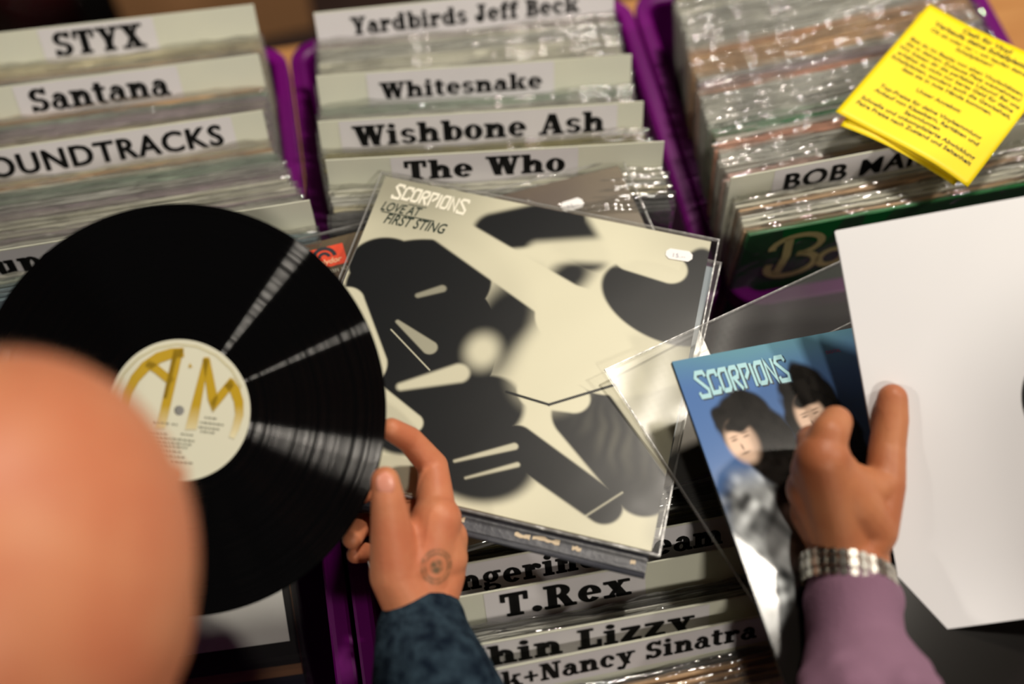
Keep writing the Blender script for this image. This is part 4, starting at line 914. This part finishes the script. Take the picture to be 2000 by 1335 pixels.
def body2(bm):
    X = Vector((1, 0, 0))
    ellipsoid_bm(bm, HC2 + hz2 * .012, (.0775, .098, .098), X, hy2, hz2); ellipsoid_bm(bm, HC2 - hz2 * .055 + hy2 * .03, (.060, .066, .080), X, hy2, hz2)
    taper_bm(bm, HC2 - hz2 * .03 + hy2 * .09, .010, HC2 - hz2 * .062 + hy2 * .108, .0145)
    taper_bm(bm, HC2 - hz2 * .098 + hy2 * .082 - X * .014, .008, HC2 - hz2 * .098 + hy2 * .082 + X * .014, .008)
    taper_bm(bm, HC2 - hz2 * .125 + hy2 * .07, .018, HC2 - hz2 * .128 + hy2 * .06, .022)
    for s in (-1, 1):
        c = HC2 - hz2 * .045 - hy2 * .005 + X * (s * .076); taper_bm(bm, c + hz2 * .018, .010, c - hz2 * .022 + hy2 * .006, .007)
        c = HC2 - hz2 * .018 + hy2 * .086 + X * (s * .032); taper_bm(bm, c - X * .012, .009, c + X * .012, .009)
    chain(bm, [(HC2 - hz2 * .09 - hy2 * .02, .056), (neck2, .058), (chest2, .105)])
    for sh, el, wr in ((sL2, eL2, w2L), (sR2, eR2, w2R)): chain(bm, [(chest2 + Z * .08, .07), (sh, .052), (el, .042), (wr, .030)])
    chain(bm, [(chest2, .125), (Vector((BX, -.70, 1.05)), .118), (pel2, .125)])
    for s in (-1, 1):
        hp = Vector((BX + s * .085, -.70, .85)); chain(bm, [(hp, .085), (Vector((hp.x + s * .01, -.70, .47)), .056), (Vector((hp.x + s * .02, -.74, .08)), .036), (Vector((hp.x + s * .02, -.72, .045)), .038), (Vector((hp.x + s * .035, -.58, .035)), .03)])
sk2 = skin_mat('tan_skin', lin(178, 116, 78), lin(164, 98, 64))
per2 = link('person', join('person', [skin_surface(body2, .006, 5), hand2, hand2r]), sk2)
tag(per2, 'person in a purple sweatshirt with a silver watch, holding the blue and the white sleeve', 'person')
bm = bmesh.new(); ellipsoid_bm(bm, HC2 + hz2 * .025 - hy2 * .012, (.084, .100, .094), Vector((1, 0, 0)), hy2, hz2); link('short_hair', from_bm('short_hair', bm, True), mat('dark_hair', lin(40, 30, 26), .6, bump=(180, .8)), per2)
for s in (-1, 1):
    bm = bmesh.new(); ellipsoid_bm(bm, HC2 - hz2 * .03 + hy2 * .083 + Vector((s * .031, 0, 0)), (.012, .011, .0085), Vector((1, 0, 0)), hy2, hz2); link('eye', from_bm('eye', bm, True), bpy.data.materials['eye_white'], per2)
M_MAUVE = mat('mauve_jersey', lin(130, 98, 118), .9, spec=.15, noise=(10, lin(116, 84, 104)), bump=(420, .35))
def sweat2(bm):
    for mir, sh, el in ((None, sL2, eL2), (2075, sR2, eR2)):
        q = lambda x, y, d, r: T4(x, y, d, r, mir)
        chain(bm, [(chest2 + Z * .07, .10), (sh, .075), (el, .062), q(1692, 1345, .768, .045), q(1672, 1270, .785, .0345), q(1666, 1190, .796, .0335), q(1664, 1166, .799, .0325)])
        if mir: chain(bm, [(el, .06), q(1668, 1215, .79, .036)])
        chain(bm, [q(1628, 1178, .800, .022), q(1706, 1172, .800, .022)])
        for (x0, y0, x1, y1, d, r) in ((1590, 1330, 1690, 1290, .752, .012), (1680, 1292, 1790, 1310, .752, .012), (1600, 1352, 1720, 1330, .738, .013), (1720, 1330, 1810, 1345, .74, .012), (1640, 1272, 1740, 1268, .757, .008)):
            chain(bm, [q(x0, y0, d + .008, r), q((x0 + x1) / 2, (y0 + y1) / 2 - 6, d - .006, r), q(x1, y1, d + .008, r)])
    chain(bm, [(neck2 - Z * .045, .078), (chest2, .14), (Vector((BX, -.70, 1.05)), .135), (pel2, .145)])
link('sweatshirt', skin_surface(sweat2, .004, 2), M_MAUVE, per2)
link('trousers', skin_surface(trousers(0, -.70, BX), .008, 4), M_TROUS, per2); shoes(per2, BX, -.70)
# wrist watch: a bracelet of links around the wrist, case under the arm
M_STEELW = mat('polished_steel', (.78, .75, .68), .24, 1.0)
wc = atd(1656, 1128, .806); wax = (atd(1652, 1092, .812) - atd(1662, 1200, .792)).normalized(); wside = (RT - wax * RT.dot(wax)).normalized(); wup = wside.cross(wax)
if wup.dot(FW) > 0: wup = -wup
wat = bpy.data.objects.new('wristwatch', None); COL.objects.link(wat); frame(wat, wc, wside, wax, wup); wat.parent = per2; wat['label'] = 'silver steel wristwatch'
NL = 30; bm = bmesh.new()
for i in range(NL):
    a = 2 * math.pi * i / NL; skew = .006 * math.cos(a)
    if -2.2 < ((a + math.pi) % (2 * math.pi) - math.pi) < -1.0: continue
    for y0, y1, hh_ in ((-.0100, -.0042, .0018), (-.0036, .0036, .0024), (.0042, .0100, .0018)):
        t = bmesh.new(); box_bm(-.0029, .0029, y0, y1, -hh_, hh_, t, .0009)
        M = Matrix.Translation((math.cos(a) * .0318, 0, math.sin(a) * .0295)) @ Matrix.Rotation(math.pi / 2 - a, 4, 'Y')
        mp = {v: bm.verts.new(M @ v.co + Vector((0, -skew, 0))) for v in t.verts}
        for f in t.faces: bm.faces.new([mp[v] for v in f.verts])
        t.free()
link('steel_bracelet', from_bm('steel_bracelet', bm), M_STEELW, wat)
o = disc('watch_case', [(.0001, -.004), (.017, -.004), (.0195, -.0025), (.0195, .0025), (.0175, .0045), (.0150, .0045), (.0145, .0038), (.0001, .0038)], M_STEELW, wat, 48); o.location = (0, 0, -.0335); o.rotation_euler = (math.pi, 0, 0)
o = disc('dial', [(.0001, .0040), (.0144, .0040)], M_BLACKCARD, wat, 48); o.location = (0, 0, -.0335); o.rotation_euler = (math.pi, 0, 0)
